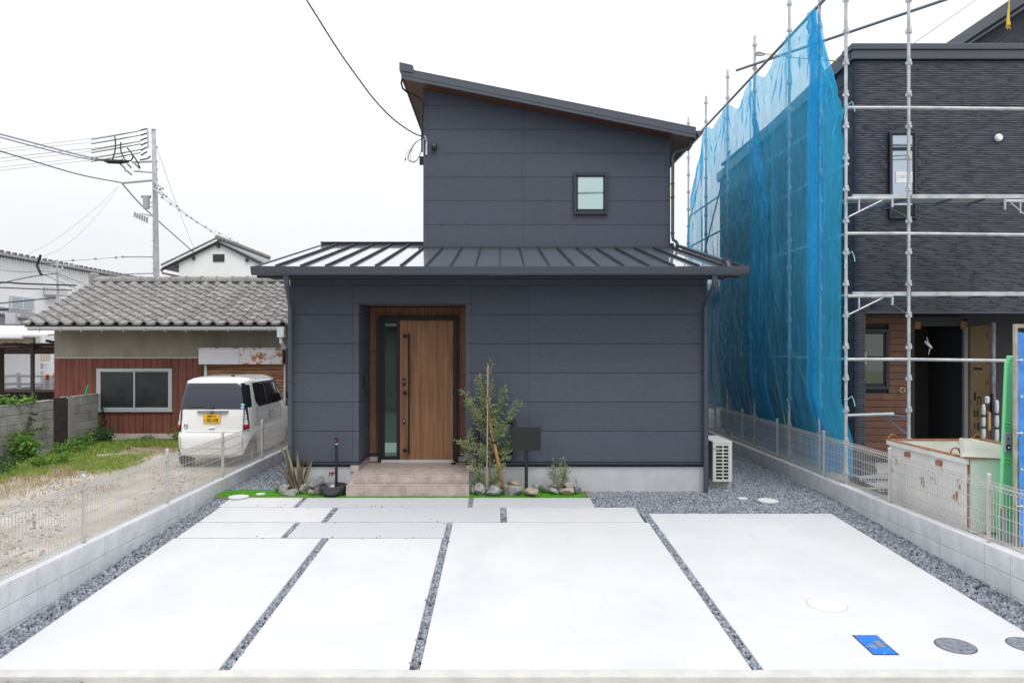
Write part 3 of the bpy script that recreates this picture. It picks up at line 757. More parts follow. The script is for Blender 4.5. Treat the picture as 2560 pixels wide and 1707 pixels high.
# shutter
a=MB(); a.box(-7.42,-6.42,WY-.30,WY,2.06,2.45); a.build('shutter_box_cover',m_hoodc,K,bevel=.006)
a=MB(); a.box(-6.415,-5.36,WY-.301,WY,2.061,2.449); a.build('shutter_box_cover',m_hood,K,bevel=.006)
MB().box(-7.45,-5.34,WY-.32,WY,2.451,2.47).build('shutter_cap',m_hood,K)
sh=part('shutter',K)
for i in range(26):
    z=.12+i*.075
    a=MB(); a.prism([(WY-.10,z),(WY-.125,z+.02),(WY-.125,z+.055),(WY-.10,z+.073)],'x',-7.28,-5.36); a.build('slat',m_rust,sh)
for x in (-7.33,-5.36): MB().box(x,x+.06,WY-.16,WY,.1,2.06).build('shutter_guide',m_hoodc,K)
MB().box(-5.28,-5.2,WY-.3,WY,.1,2.47).build('shutter_post',M('dark_brown_steel',(.06,.04,.03),rough=.7),K)
# roof: slope 0.4, tiles in columns
rf=part('roof',K)
EYk=18.28; ez=3.03; sl=.4
zk=lambda y: ez+sl*(y-EYk)
a=MB(); a.prism([(EYk+.03,zk(EYk)-.06),(21.5,zk(21.5)-.08),(24.7,zk(21.5)-.08-1.28),(24.7,zk(21.5)-1.3),(21.5,zk(21.5)-.01),(EYk+.03,zk(EYk)-.01)],'x',-11.45,-4.5); a.build('roof_board',M('dark_timber',(.07,.055,.045),rough=.9),rf)
TW=.3335; TL=.295; nr=11
def tile_mesh():
    n=9; a=MB(); prof=[]
    for i in range(n+1):
        u=i/n
        h=.075*(math.exp(-((u-.78)/.15)**2)) - .014*math.sin(min(1,u/.62)*math.pi)
        prof.append((u*(TW+.02)-.0,h))
    c=math.cos(math.atan(sl)); L=TL+.05
    top=[];bot=[]
    for (x,h) in prof: a.v.append((x,0,h+.046))
    for (x,h) in prof: a.v.append((x,L,h+.004))
    for (x,h) in prof: a.v.append((x,.004,h-.012))
    m=n+1
    for i in range(n):
        a.f.append((i,i+1,m+i+1,m+i)); a.mi.append(0)
        a.f.append((2*m+i,2*m+i+1,i+1,i)); a.mi.append(0)
    a.f.append((0,m,2*m)); a.f.append((n,m+n,2*m+n)); a.mi+=[0,0]
    return a
tm=None
for rrow in range(nr):
    y0=rrow*TL
    for c_ in range(21):
        yy=EYk+y0*math.cos(math.atan(sl)); 
        loc=(-11.5+c_*TW+r.uniform(-.004,.004), yy-.02, zk(yy)+.004+r.uniform(-.003,.004))
        if tm is None: tm=smooth_angle(tile_mesh().build('tile',m_tilec,rf),50); o=tm
        else: o=inst(tm,rf,(0,0,0))
        o.location=loc; o.rotation_euler=(math.atan(sl),0,r.uniform(-.008,.008))
rc=part('ridge',K)
zrid=zk(21.35)
MB().box(-11.35,-4.55,21.32,21.62,zrid-.06,zrid+.05).build('ridge_course',M('dark_ridge_band',(.09,.085,.07),rough=1),rc); MB().box(-11.37,-4.55,21.30,21.64,zrid+.058,zrid+.085).build('ridge_course',m_tilec,rc)  # lower course in a darker tone, a dark band under the ridge tiles
rt=MB(); pr=[(math.cos(t)*.15,math.sin(t)*.13) for t in [math.pi*i/8 for i in range(9)]]
rt.prism(pr,'x',0,.40); rt.prism([(p[0]*1.14,p[1]*1.14) for p in pr],'x',.37,.43); rtp=rt.build('ridge_tile',m_tilec,rc)
for i in range(16):
    o=rtp if i==0 else inst(rtp,rc,(0,0,0)); o.location=(-11.4+i*.43,21.47,zrid+.085)
MB().box(-11.55,-11.38,21.3,21.65,zrid-.08,zrid+.32).build('ridge_end_tile',m_tilec,rc,bevel=.05)
a=MB(); a.prism([(18.20+p[0],2.97+p[1]) for p in gutter_prof(.11,.09)],'x',-11.30,-5.15); o=a.build('gutter',M('grey_pvc',(.50,.51,.53),rough=.5),K); 
for i in range(12): MB().box(-11+i*.5,-10.99+i*.5,18.13,18.15,2.84,2.96).build('gutter_hook',m_alu,K)
a=MB(); a.box(-5.32,-5.16,18.12,18.28,2.72,2.97); a.tube([(-5.24,18.2,2.72),(-5.24,18.2,2.6),(-5.2,18.35,2.45)],.045,10); a.build('gutter_outlet',M('pale_pvc',(.55,.60,.62),rough=.5),K)

# block walls by the workshop
m_oldb=M('weathered_block',(.25,.25,.245),rough=1,col2=(.40,.395,.38),vs=2.6,bump=.6,bs=60,rnd=.10)
overlay(m_oldb,(.13,.13,.115),scale=1.6,lo=.56,hi=.75,amount=.55)
def oldwall(name,label,x,ya,yb,zt,ret=None):
    t=thing(name,label,'wall')
    y=yb
    MB().box(x-.11,x-.012,ya,yb-.01,.0,zt-.012).build('mortar',M('old_mortar',(.15,.145,.135),rough=1),t)
    proto=None
    while y>ya+.01:
        L=min(.4,y-ya)
        for c in range(6):
            z1=zt-.03-c*.2
            if z1<.1: break
            a=MB(); a.box(x-.12,x,y-L+.005,y-.005,z1-.19,z1); a.build('block',m_oldb,t,bevel=.005)
        y-=.4
    a=MB(); a.box(x-.125,x+.004,ya,yb,zt-.029,zt); a.build('coping',m_oldb,t,bevel=.006)
    return t
oldwall('block_wall','weathered grey block wall with vines left of the dark gate',-10.0,11.6,17.03,1.31)
t2=oldwall('block_wall','short weathered grey block wall between the dark gate and the red boards',-10.0,17.62,18.93,1.33)
MB().box(-10.2,-9.995,17.60,17.82,.0,1.33).build('pier',m_oldb,t2,bevel=.008)
G_=thing('corrugated_gate','dark brown corrugated gate in the gap of the old block wall','gate')
gm=M('dark_rusty_iron',(.035,.025,.022),rough=.8,col2=(.06,.045,.04),vs=10)
for i in range(7): 
    a=MB(); a.prism([(17.05+i*.08,0),(17.07+i*.08,.03),(17.11+i*.08,.03),(17.128+i*.08,0)],'z',.05,1.30)
    a.v=[(-10.03+v[1],v[0],v[2]) for v in a.v]; a.build('panel',gm,G_)
MB().box(-10.06,-10.045,17.04,17.60,.05,1.33).build('backing',gm,G_); MB().box(-10.30,-9.98,17.03,17.05,1.28,1.31).build('cap_strip',gm,G_)
pole=thing('plant_stake','bright green plastic stake leaning behind the short block wall','stake')
a=MB(); a.tube([P(213,992,18.2),P(220,962,18.2)],.022,8); a.build('stake',M('green_plastic',(.02,.35,.20),rough=.4),pole)
a=MB(); a.tube([P(214,990,18.19),P(214.5,986,18.19)],.028,8); a.build('knot',M('green_plastic2',(.015,.28,.15),rough=.4),pole)
# debris board by the base of the workshop
a=MB(); a.box(-9.6,-7.3,18.66,18.78,.13,.19); a.box(-9.2,-7.5,18.7,18.82,.19,.22); tag(a.build('scrap_timber',M('rotten_timber',(.16,.075,.055),rough=1,var=.3,vs=12)),'weathered reddish planks lying along the workshop base','planks')

# ------------------------------------------------------------------ carport and background left
CP=thing('carport','old carport with brown steel posts and pale sheet roof at the left edge','carport')
mtr=None; mbr=M('brown_steel',(.055,.035,.028),rough=.7); mps=M('pale_roof_sheet',(.70,.71,.72),rough=.4); mtb=M('weathered_beam',(.24,.21,.16),rough=1,var=.3,vs=8)
MB().box(-12.98,-12.90,21.0,21.08,-.1,2.70).build('post',mbr,CP); MB().box(-14.0,-13.76,20.9,21.1,-.1,2.45).build('timber_post',mbr,CP)
a=MB(); a.hexa([(-16,20.4,2.76),(-12.15,20.4,2.78),(-12.1,23.5,3.05),(-16,23.5,3.1),(-16,20.4,2.80),(-12.15,20.4,2.82),(-12.1,23.5,3.09),(-16,23.5,3.16)]); a.build('roof_sheet',mps,CP)
a=MB(); a.box(-16,-12.6,20.5,20.62,2.60,2.745); a.build('beam',mtb,CP)
a=MB(); a.tube([(-16,20.3,2.76),(-12.75,20.3,2.74)],.045,8); a.build('gutter',m_hoodc,CP)
mtr=M('translucent_sheet',(.55,.48,.50),rough=.6)
a=MB(); a.hexa([(-16,21.4,2.58),(-12.2,21.4,2.58),(-12.2,24.5,2.32),(-16,24.5,2.32),(-16,21.4,2.60),(-12.2,21.4,2.60),(-12.2,24.5,2.34),(-16,24.5,2.34)]); a.build('lower_sheet',mtr,CP)
for y,z in ((21.5,2.57),(22.5,2.48),(23.5,2.40),(24.4,2.32)):
    MB().box(-16,-12.0,y,y+.06,z-.06,z).build('rafter',mbr,CP)
a=MB(); a.tube([(-13.9,21.1,2.66),(-12.75,21.2,2.42),(-11.9,21.3,2.28),(-11.55,21.3,2.0)],[.06,.07,.07,.05],8); a.build('curved_arm',mbr,CP)
MB().tube([(-12.6,21.1,2.66),(-11.6,21.2,2.45)],.04,6).build('strut',mbr,CP)
t=thing('retaining_wall','dark stained concrete wall below the white railing beyond the carport','wall')
mdw=M('black_stained_concrete',(.030,.028,.025),rough=1,var=.4,vs=2)
MB().box(-18,-11.3,22.5,22.7,-.1,1.15).build('wall_body',mdw,t); MB().box(-18,-11.3,22.46,22.74,1.15,1.21).build('coping',M('stained_coping',(.16,.13,.11),rough=1),t)
# raised street with guard rail
mb=MB(); mb.box(-40,-11.3,22.75,60,-.1,1.12); tag(mb.build('street',M('street_asphalt',(.16,.16,.165),rough=.9,var=.1,vs=20)),kind='structure')
mrail=M('white_rail_paint',(.75,.76,.78),rough=.5)
t=thing('guard_rail','low white guard rail with two bars seen through the carport','guard rail')
for y,z0 in ((25.0,1.12),):
    for z in (.16,.42): MB().tube([(-18.5,y,z0+z+.02),(-13.0,y-.2,z0+z-.02)],.045,8).build('rail',mrail,t)
    for i in range(5): MB().tube([(-18.2+i*1.22,y-.02-.04*i,z0),(-18.2+i*1.22,y-.02-.04*i,z0+.52)],.07,8).build('post',mrail,t)
t=thing('railing','tall white railing in front of the white warehouse','railing')
for z in (.45,.75,1.75,1.95): MB().box(-23,-15,30.0,30.04,1.12+z-.03,1.12+z+.03).build('rail',mrail,t)
for i in range(7): MB().box(-22.8+i*1.3,-22.72+i*1.3,30.0,30.05,1.12,3.1).build('post',mrail,t)
a=MB()
for i in range(76): a.box(-22.8+i*.105,-22.785+i*.105,30.01,30.03,1.85,3.05)
tag(a.build('bars',mrail,t),kind='stuff')
cn=thing('traffic_cone','orange and white traffic cone on the street beyond the carport','traffic cone')
c=(-14.47,24.3,1.12)
a=MB(); a.box(c[0]-.15,c[0]+.15,c[1]-.15,c[1]+.15,1.12,1.14); a.build('base',M('cone_base',(.75,.75,.75)),cn)
MB().lathe([(.12,0),(.07,.30)],(c[0],c[1],1.14),14).build('cone_body',M('cone_white',(.8,.8,.8)),cn); MB().lathe([(.075,.27),(.05,.36),(.04,.46),(.0001,.46)],(c[0],c[1],1.14),14).build('cone_top',M('cone_orange',(.75,.10,.02)),cn)
# warehouse: long wall running away on the left
WH=thing('warehouse','long white corrugated warehouse behind the power lines at far left','warehouse')
m_wh=M('white_corrugated',(.86,.86,.87),rough=.6)
a=MB(); a.box(-30,-20.03,26,62,.5,6.05); a.build('wall_core',m_wh,WH)
a=MB(); 
for i in range(195):
    y=26+i*.18; a.box(-20.03,-20.012,y,y+.12,.9,6.1)
tag(a.build('corrugation',m_wh,WH),kind='stuff')
a=MB(); a.box(-30.4,-19.75,25.8,62.2,6.14,6.24); a.build('roof_edge',M('grey_roof_edge',(.38,.38,.39),rough=.6),WH)
a=MB(); 
for i in range(88): a.box(-19.85,-19.72,26+i*.41,26.12+i*.41,6.24,6.32)
tag(a.build('roof_ribs',M('dark_roof_rib',(.12,.12,.13),rough=.7),WH),kind='stuff')
for y,z0,z1,w_ in ((31.0,4.05,4.58,1.55),(31.2,1.75,2.15,1.4)):
    w=part('window',WH); MB().box(-20.0,-19.93,y,y+w_,z0,z1).build('frame',m_hoodc,w)
    for k_ in range(2): MB().box(-19.935,-19.92,y+.08+k_*(w_/2-.03),y+w_/2-.06+k_*(w_/2-.03),z0+.06,z1-.06).build('pane',M('blue_pane',(.38,.44,.50),rough=.2),w)
MB().box(-20,-19.5,33.3,34.3,4.75,5.15).build('vent_cover',m_hoodc,WH,bevel=.03)
MB().box(-20,-19.7,32.9,33.3,1.85,2.5).build('meter_box',M('cream_box',(.50,.42,.26),rough=.7),WH)
MB().box(-20,-19.9,33.0,33.1,.9,1.9).build('cable_duct',M('cream_duct',(.50,.46,.40),rough=.7),WH)
# small roof left
t=thing('neighbour_house','corner of a tiled hip roof with dark gutter above the carport','house')
mdk=M('dark_grey_tile',(.13,.13,.14),rough=.8,var=.2,vs=10)
a=MB()
a.add([(-20,24,4.35),(-15.15,24,3.42),(-15.15,27,3.42),(-20,27,4.35),(-20,24,4.2),(-15.15,24,3.32),(-15.15,27,3.32),(-20,27,4.2)],[(0,1,2,3),(4,7,6,5),(0,4,5,1),(1,5,6,2),(2,6,7,3),(3,7,4,0)]); a.build('roof',mdk,t)
for i in range(9):
    a=MB(); x=-19.8+i*.52; z=4.38-(x+20)*.1918; a.tube([(x,23.98,z),(x+.5,23.98,z-.096)],.05,6); a.build('edge_tile',M('pale_edge_tile',(.40,.41,.43),rough=.7),t)
MB().tube([(-20,23.8,3.50),(-15.4,23.8,3.66)],.035,8).build('gutter',m_dark,t); MB().box(-22,-16.2,24.3,26.8,1,3.6).build('wall',m_wh,t)
MB().box(-15.5,-15.2,23.8,24.1,3.2,3.55).build('downpipe_head',m_alu,t)
# white gabled house
GH=thing('white_house','white rendered house with dark gable roof and small vent beyond the workshop','house')
gw=M('white_render',(.80,.82,.80),rough=.9,var=.03,vs=1); gy=40.0
zg=lambda x: 8.0-abs(x+14.8)*.485
a=MB(); a.prism([(-16.9,-.2),(-12.2,-.2),(-12.2,zg(-12.2)-.02),(-14.8,7.96),(-16.9,zg(-16.9)-.02)],'y',gy,gy+8.5); a.build('wall',gw,GH)
a=MB()
a.prism([(-17.75,zg(-17.75)),(-14.8,8.0),(-14.8,8.08),(-17.8,zg(-17.75)+.06)],'y',gy-.10,gy+8.8); a.prism([(-12.1,zg(-12.1)),(-14.8,8.0),(-14.8,8.08),(-12.05,zg(-12.1)+.06)],'y',gy-.10,gy+8.8); rf_=a.build('roof',M('mid_grey_tile',(.22,.225,.24),rough=.7,var=.2,vs=10),GH)
for s in (-1,1):
    a=MB(); e=-17.75 if s<0 else -12.1
    a.prism([(e,zg(e)-.11),(-14.8,7.89),(-14.8,7.999),(e,zg(e)-.001)],'y',gy-.17,gy-.095); a.build('barge_board',M('black_barge',(.02,.02,.022),rough=.6),GH)
for i in range(30):
    MB().tube([(-14.8,gy-.25+i*.3,8.2),(-14.8,gy-.25+i*.3+.27,8.2)],.13,8).build('ridge_tile',m_tilec,GH)
    x=-14.8+.085*30*0
for s in range(13):
    x=-17.7+s*.225; MB().tube([(x,gy-.3,zg(x)+.16),(x+.2,gy-.3,zg(x+.2)+.16)],.06,6).build('verge_tile',m_tilec,GH)
vt=part('vent',GH); MB().box(-15.1,-14.5,gy-.03,gy,6.95,7.35).build('vent_back',m_blackm,vt)
for i in range(4): MB().box(-15.08,-14.52,gy-.06,gy-.03,6.98+i*.09,7.02+i*.09).build('louvre',M('vent_slat',(.08,.08,.09)),vt)
for x in (-17.0,-16.1,-14.8,-13.3): MB().box(x-.06,x+.06,gy-.14,gy,zg(x)-.32,zg(x)-.16).build('rafter_end',M('black_barge2',(.03,.03,.032)),GH)
MB().tube([(-17.6,gy-.55,6.5),(-17.5,gy-.55,6.3),(-16.75,gy-.4,6.15),(-16.75,gy-.05,6.1),(-16.75,gy-.05,1)],.05,8).build('downpipe',M('brown_pipe',(.10,.07,.06)),GH)

# utility pole
UP=thing('utility_pole','tall concrete utility pole with crossarms and transformer behind the workshop','utility pole')
uy=30.0; mcp=M('pole_concrete',(.40,.41,.43),rough=.9,var=.12,vs=6)
MB().tube([P(392,760,uy),P(391,700,uy),P(388,480,uy),P(384,326,uy)],[.125,.118,.10,.08],14).build('shaft',mcp,UP,smooth=True)
MB().tube([P(384,331,uy),P(384,324,uy)],.08,12).build('cap',m_blackm,UP)
def bar(x0,y0,x1,y1,r_,name='crossarm',d0=0,d1=0,m=m_alu): MB().tube([P(x0,y0,uy+d0),P(x1,y1,uy+d1)],r_*.6,6).build(name,m,UP)
bar(369,324,371,370,.05,'arm_post'); bar(371,330,384,336,.03,'brace'); bar(371,352,384,360,.03,'brace')
bar(330,406,388,404,.07); bar(335,428,388,432,.06); bar(304,458,392,450,.08); bar(384,452,407,472,.07,d1=-2); bar(384,472,408,488,.07,d1=-2)
bar(303,642,386,642,.05); bar(305,685,386,683,.05); bar(352,534,383,541,.05)
for yy in (368,404,423,450,505,535,640,683): bar(382,yy,394,yy,.05,'pole_band',m=m_galv2)
MB().tube([P(366,522,uy),P(366,492,uy)],.13,12).build('transformer',M('transformer_grey',(.38,.40,.43),rough=.5),UP); bar(354,492,377,492,.09,'transformer_lid',m=m_galv2); bar(366,506,386,506,.04,'bracket'); bar(366,516,386,518,.04,'bracket')
for i in range(6): MB().tube([P(338+i*6,531+i*2.5,uy),P(336+i*6.2,543+i*2.8,uy)],.035,6).build('fuse_holder',M('grey_porcelain',(.30,.31,.33)),UP)
for i in range(6): bar(352,326+i*12.6,368,322+i*11.5,.045,'strain_insulator',m=m_blackm)
# knot of dark cables
rr=random.Random(5)
a=MB()
for (x0,y0,x1,y1,sg) in ((287,342,281,399,6),(302,356,316,404,-8),(318,370,326,403,14),(333,389,350,422,4),(262,402,326,402,-6),(300,410,313,423,2),(318,410,328,421,2),(337,410,349,422,2),(307,398,322,404,-14),(312,425,330,438,3),(350,400,376,390,8)):
    pts=[]
    for k_ in range(9):
        u=k_/8; pts.append(P(x0+(x1-x0)*u+sg*math.sin(math.pi*u)*.7,y0+(y1-y0)*u+abs(sg)*.2*math.sin(math.pi*u),uy-.1))
    a.tube(pts,.028,5)
a.tube([P(255,400,uy),P(270,404,uy),P(300,405,uy),P(322,405,uy)],[.03,.09,.09,.04],6)
a.build('jumper_cable',m_blackm,UP)
for i in range(9): MB().tube([P(384.5,560+i*14,uy-.15),P(379,560+i*14,uy-.2)],.015,4).build('step_bolt',m_galv,UP)

# power lines as things
m_wire=M('black_wire',(.02,.02,.022),rough=.6); m_wire2=M('faded_wire',(.30,.31,.34),rough=.6); m_wire3=M('grey_wire',(.11,.115,.13),rough=.6)
def wire(pts,r0_,label,m=m_wire,group='overhead wires by the utility pole',sub=10,beads=0,sag=0,name='power_line'):
    # pts (px,py,Y): smooth curve through the measured points
    r_=r0_*.8; V_=[P(*p) for p in pts]; out=[]
    for i in range(len(V_)-1):
        p0=V_[max(i-1,0)];p1=V_[i];p2=V_[i+1];p3=V_[min(i+2,len(V_)-1)]
        for k_ in range(sub):
            t=k_/sub
            out.append(.5*((2*p1)+(-p0+p2)*t+(2*p0-5*p1+4*p2-p3)*t*t+(-p0+3*p1-3*p2+p3)*t**3))
    out.append(V_[-1])
    if sag: out=[p-Vector((0,0,sag*4*(i/(len(out)-1))*(1-i/(len(out)-1)))) for i,p in enumerate(out)]
    a=MB(); a.tube(out,r_,5)
    if beads:
        for i in range(2,len(out)-1,beads): c=out[i]; a.box(c.x-.035,c.x+.035,c.y-.03,c.y+.03,c.z-.035,c.z+.04)
    o=a.build(name,m); tag(o,label,'power line',group); return o
GL='grey line running left from the pole top to the left edge'
for i,(yl,yr) in enumerate(((375,325),(382,336),(397,351),(406,358),(420,372),(428,380))):
    wire([(-30,yl+2,27),(180,(yl*.5+yr*.5)+2,28.5),(250,yr+18,29.3),(352,yr+2,30)],.010 if i!=2 else .014,['topmost','second','third','fourth','fifth','lowest'][i]+' of six thin lines running left from the pole top',m_wire2 if 1 else m_wire)
    wire([(228,yr+24.5,29.1),(290,yr+14,29.6),(352,yr+2,30)],.022,['topmost','second','third','fourth','fifth','lowest'][i]+' dark insulated sleeve on the lines left of the pole top',m_wire)
wire([(-20,330,24),(100,362,26),(200,388,28),(262,401,30)],.035,'thick bundled cable falling from upper left edge to the pole',m_wire2)
wire([(-20,338,24),(100,370,26),(200,394,28),(262,403,30)],.030,'spiral cable just below the thick bundle at upper left',m_wire2)
wire([(-20,372,24),(80,402,26),(200,437,28.5),(304,457,30)],.028,'grey spiral cable meeting the lower crossarm from the left',m_wire3)
wire([(304,458,30),(350,510,31),(395,552,33),(440,592,36),(484,631,39)],.030,'black cable falling from the pole to the white gabled house')
wire([(396,470,30),(430,505,32),(500,560,36),(566,592,39),(600,610,44)],.012,'upper of two beaded wires running right over the gabled house',m_wire2,beads=5)
wire([(400,490,30),(440,520,32),(480,548,35),(540,587,39)],.012,'lower of two beaded wires running right over the gabled house',m_wire2,beads=5)
wire([(392,370,30),(430,480,33),(465,572,37),(487,625,40)],.010,'thin stay wire dropping steeply from the pole to the gabled house',m_wire2)
wire([(297,465,30),(240,520,27),(140,598,25),(60,640,24)],.008,'faint upper service wire sloping down left of the pole',m_wire2)
wire([(297,468,30),(250,530,27),(170,610,25),(110,640,24)],.008,'faint lower service wire sloping down left of the pole',m_wire2)
wire([(120,655,26),(200,650,28),(290,644,29),(310,642,30)],.012,'thin wire from the low crossarm towards the warehouse',m_wire2,beads=6)
wire([(-20,706,20),(20,706,20.5),(60,709,21),(190,713.5,22.5)],.030,'heavy black cable crossing before the warehouse, upper one')
wire([(-20,718,20),(80,722,21),(180,725.5,22.5)],.020,'black cable crossing before the warehouse, just below the heavy one')
wire([(-20,760,19.5),(60,752,20),(140,744,21)],.020,'lowest black cable before the warehouse, rising to the tiled roof')
wire([(-10,711,20),(60,695,20.5),(105,688,21),(145,683,22)],.016,'black cable rising right to the antenna mast')
wire([(-20,673,22),(60,680,22),(120,679,22),(170,700,22)],.010,'thin wire across the upper warehouse wall',m_wire3)
wire([(105,684,22),(150,705,22.3),(190,722,22.6)],.010,'thin wire falling right from the antenna tangle',m_wire3)
wire([(140,682,22),(190,702,22.5),(215,712,23)],.010,'second thin wire falling right beside the antenna mast',m_wire3)
# TV antenna mast
AN=thing('tv_antenna','slim mast with television antenna standing behind the tiled roof','antenna')
ay=22.0
MB().tube([P(145,752,ay),P(142.5,650,ay)],.03,8).build('mast',m_alu,AN)
MB().tube([P(92,663,ay),P(200,663,ay)],.012,6).build('boom',m_alu,AN)
a=MB(); a.tube([P(128,666,ay),P(128,672,ay),P(133,675,ay),P(150,675,ay),P(156,672,ay),P(156,666,ay)],.02,6); a.build('dipole',m_hoodc,AN)
a=MB(); a.tube([P(102,637,ay),P(92,663,ay)],.035,6); a.build('reflector',m_blackm,AN); MB().tube([P(92,663,ay),P(104,689,ay)],.035,6).build('reflector',m_blackm,AN)
for i in range(6): MB().tube([P(100+i*4.5,660,ay-.3),P(101+i*4.5,655,ay+.3)],.012,4).build('element',m_blackm,AN)
MB().box(*[v for ab in zip(P(141,692,ay),P(146,687,ay+.1)) for v in sorted(ab)]).build('junction_box',m_blackm,AN)

# supply cable to the house
def twist(pts,r_,label):
    V_=[P(*p) for p in pts]; out=[]
    sub=22
    for i in range(len(V_)-1):
        p0=V_[max(i-1,0)];p1=V_[i];p2=V_[i+1];p3=V_[min(i+2,len(V_)-1)]
        for k_ in range(sub):
            t=k_/sub; out.append(.5*((2*p1)+(-p0+p2)*t+(2*p0-5*p1+4*p2-p3)*t*t+(-p0+3*p1-3*p2+p3)*t**3))
    out.append(V_[-1]); t_=thing('supply_cable',label,'cable')
    for ph in range(3):
        o=[p+Vector((math.cos(i*.8+ph*2.1),0,math.sin(i*.8+ph*2.1)))*r_*.9 for i,p in enumerate(out)]
        a=MB(); a.tube(o,r_,5); a.build('strand',m_wire if ph else M('blue_strand',(.03,.10,.22),rough=.5),t_)
    return t_
twist([(700,-100,11.5),(766,0,12),(842,120,12.7),(894,194,13.2),(936,249.5,13.6),(982.6,297.6,14),(1030,331,14.3),(1060,343,14.42)],.0075,'twisted service cable sagging from the sky to the upper left house corner')
t=thing('cable_coil','loose coil of thin wires hanging at the upper left house corner','wire coil')
def loop(pts,r_,m): 
    a=MB(); a.tube([P(x,y,14.4) for x,y in pts],r_,5); a.build('wire',m,t)
loop([(1060,345),(1045,352),(1035,362),(1025,380),(1020,395),(1024,403),(1035,405),(1043,400),(1050,388),(1054,375)],.008,m_wire)
loop([(1040,355),(1025,372),(1014,388),(1013,396)],.004,M('pink_wire',(.35,.12,.14)))
loop([(1035,360),(1028,380),(1026,398),(1033,408),(1042,402)],.004,m_wire)
loop([(1033,366),(1020,384),(1018,399),(1028,407)],.004,m_wire3)
MB().box(-1.805,-1.78,14.38,14.42,6.02,6.06).build('connector',M('green_connector',(.0,.30,.15)),t)
MB().tube([P(1060,340,14.42),P(1066,347,14.44),P(1062,350,14.44)],.02,6).build('anchor',m_galv,t)

# power lines along the street behind the viewpoint (mirrored in the upper window)
for z0,z1,lab in ((9.35,9.5,'upper of two street wires mirrored in the upper window'),(9.25,9.75,'lower of two street wires mirrored in the upper window')):
    pts=[Vector((-20+i*2.5,-3.0,z0+(z1-z0)*i/16-.5*math.sin(math.pi*i/16)*(1 if z1<9.6 else 1.3))) for i in range(17)]
    a=MB(); a.tube(pts,.022,5); tag(a.build('power_line',m_wire),lab,'power line')
# ------------------------------------------------------------------ white van (kei-class)
CAR=thing('parked_van','white boxy mini van with yellow plate 80-08 parked before the shutter','van')
CX0,CY0,CZ0=-5.63,14.80,.12
m_paint=M('white_car_paint',(.80,.80,.79),rough=.22,coat=1.,spec=.5)
m_cglass=glass('dark_car_glass',(.012,.014,.022),(.55,.60,.78),.05,rough=.015); m_sglass=glass('dark_side_glass',(.010,.011,.014),(.3,.33,.4),.02,rough=.05); m_sglass.node_tree.nodes['Principled BSDF'].inputs['Specular IOR Level'].default_value=.25
m_rub=M('black_rubber',(.018,.018,.018),rough=.85); m_bplast=M('black_plastic',(.02,.02,.022),rough=.4); m_chr=M('chrome_trim',(.75,.76,.78),rough=.12,metal=1)
LV=[(.20,.12,3.28,.655,10),(.27,.03,3.37,.70,10),(.42,.0,3.395,.728,10),(.64,.0,3.39,.7375,10),(.70,.035,3.37,.7375,10),(.85,.05,3.33,.7375,10),(.95,.06,3.20,.735,9),(1.03,.07,2.88,.73,9),(1.15,.09,2.74,.722,9),(1.40,.13,2.50,.685,9),(1.62,.185,2.28,.64,8),(1.69,.225,2.18,.615,8),(1.74,.31,2.05,.565,7),(1.77,.45,1.90,.48,6),(1.785,.75,1.65,.33,5)]
def lv(z):
    z=min(max(z,LV[0][0]),LV[-1][0])
    for a_,b_ in zip(LV,LV[1:]):
        if z<=b_[0]:
            t=(z-a_[0])/(b_[0]-a_[0]); return [a_[i]+(b_[i]-a_[i])*t for i in range(5)]
def spt(z,ph,off=0):
    _,yr,yf,w,n=lv(z)
    c,s=math.cos(ph),math.sin(ph)
    x=w*math.copysign(abs(c)**(2/n),c); yc=(yr+yf)/2; y=yc+(yf-yr)/2*math.copysign(abs(s)**(2/n),s)
    if off:
        e=1e-3; 
        p1=spt(z,ph+e);p0=spt(z,ph-e);q1=spt(z+.01,ph);q0=spt(z-.01,ph)
        nrm=(p1-p0).cross(q1-q0)
        if nrm.length>0: nrm.normalize(); return Vector((x,y,z))+nrm*off
    return Vector((x,y,z))
def phx(x,z): w,n=lv(z)[3:5]; u=max(-1,min(1,x/w)); return -math.acos(math.copysign(abs(u)**(n/2),u))
def phy(y,z,side=1):
    _,yr,yf,w,n=lv(z); u=max(-1,min(1,(y-(yr+yf)/2)/((yf-yr)/2))); s=math.asin(math.copysign(abs(u)**(n/2),u)); return s if side>0 else math.pi-s
off_=Vector((CX0,CY0,CZ0))
N=112; a=MB(); zs=[]
for l0,l1 in zip(LV,LV[1:]): zs+= [l0[0], (l0[0]+l1[0])/2]
zs.append(LV[-1][0])
# even spacing round the outline
angs=[]
for i in range(N):
    u=-math.pi+2*math.pi*i/N; 
    # flatten clustering by mapping through |.|^(n/2)
    c,s=math.cos(u),math.sin(u); k_=1/max(abs(c),abs(s)); c2,s2=c*k_,s*k_
    cc=math.copysign(min(1,abs(c2))**4.5,c2); ss=math.copysign(min(1,abs(s2))**4.5,s2); angs.append(math.atan2(ss,cc))
for z in zs:
    for an in angs: a.v.append(tuple(spt(z,an)+off_))
for i in range(len(zs)-1):
    for j in range(N): a.f.append((i*N+j,i*N+(j+1)%N,(i+1)*N+(j+1)%N,(i+1)*N+j)); a.mi.append(0)
a.f.append(tuple(range(N-1,-1,-1))); a.f.append(tuple(range((len(zs)-1)*N,len(zs)*N))); a.mi+=[0,0]
body=a.build('body',m_paint,CAR)
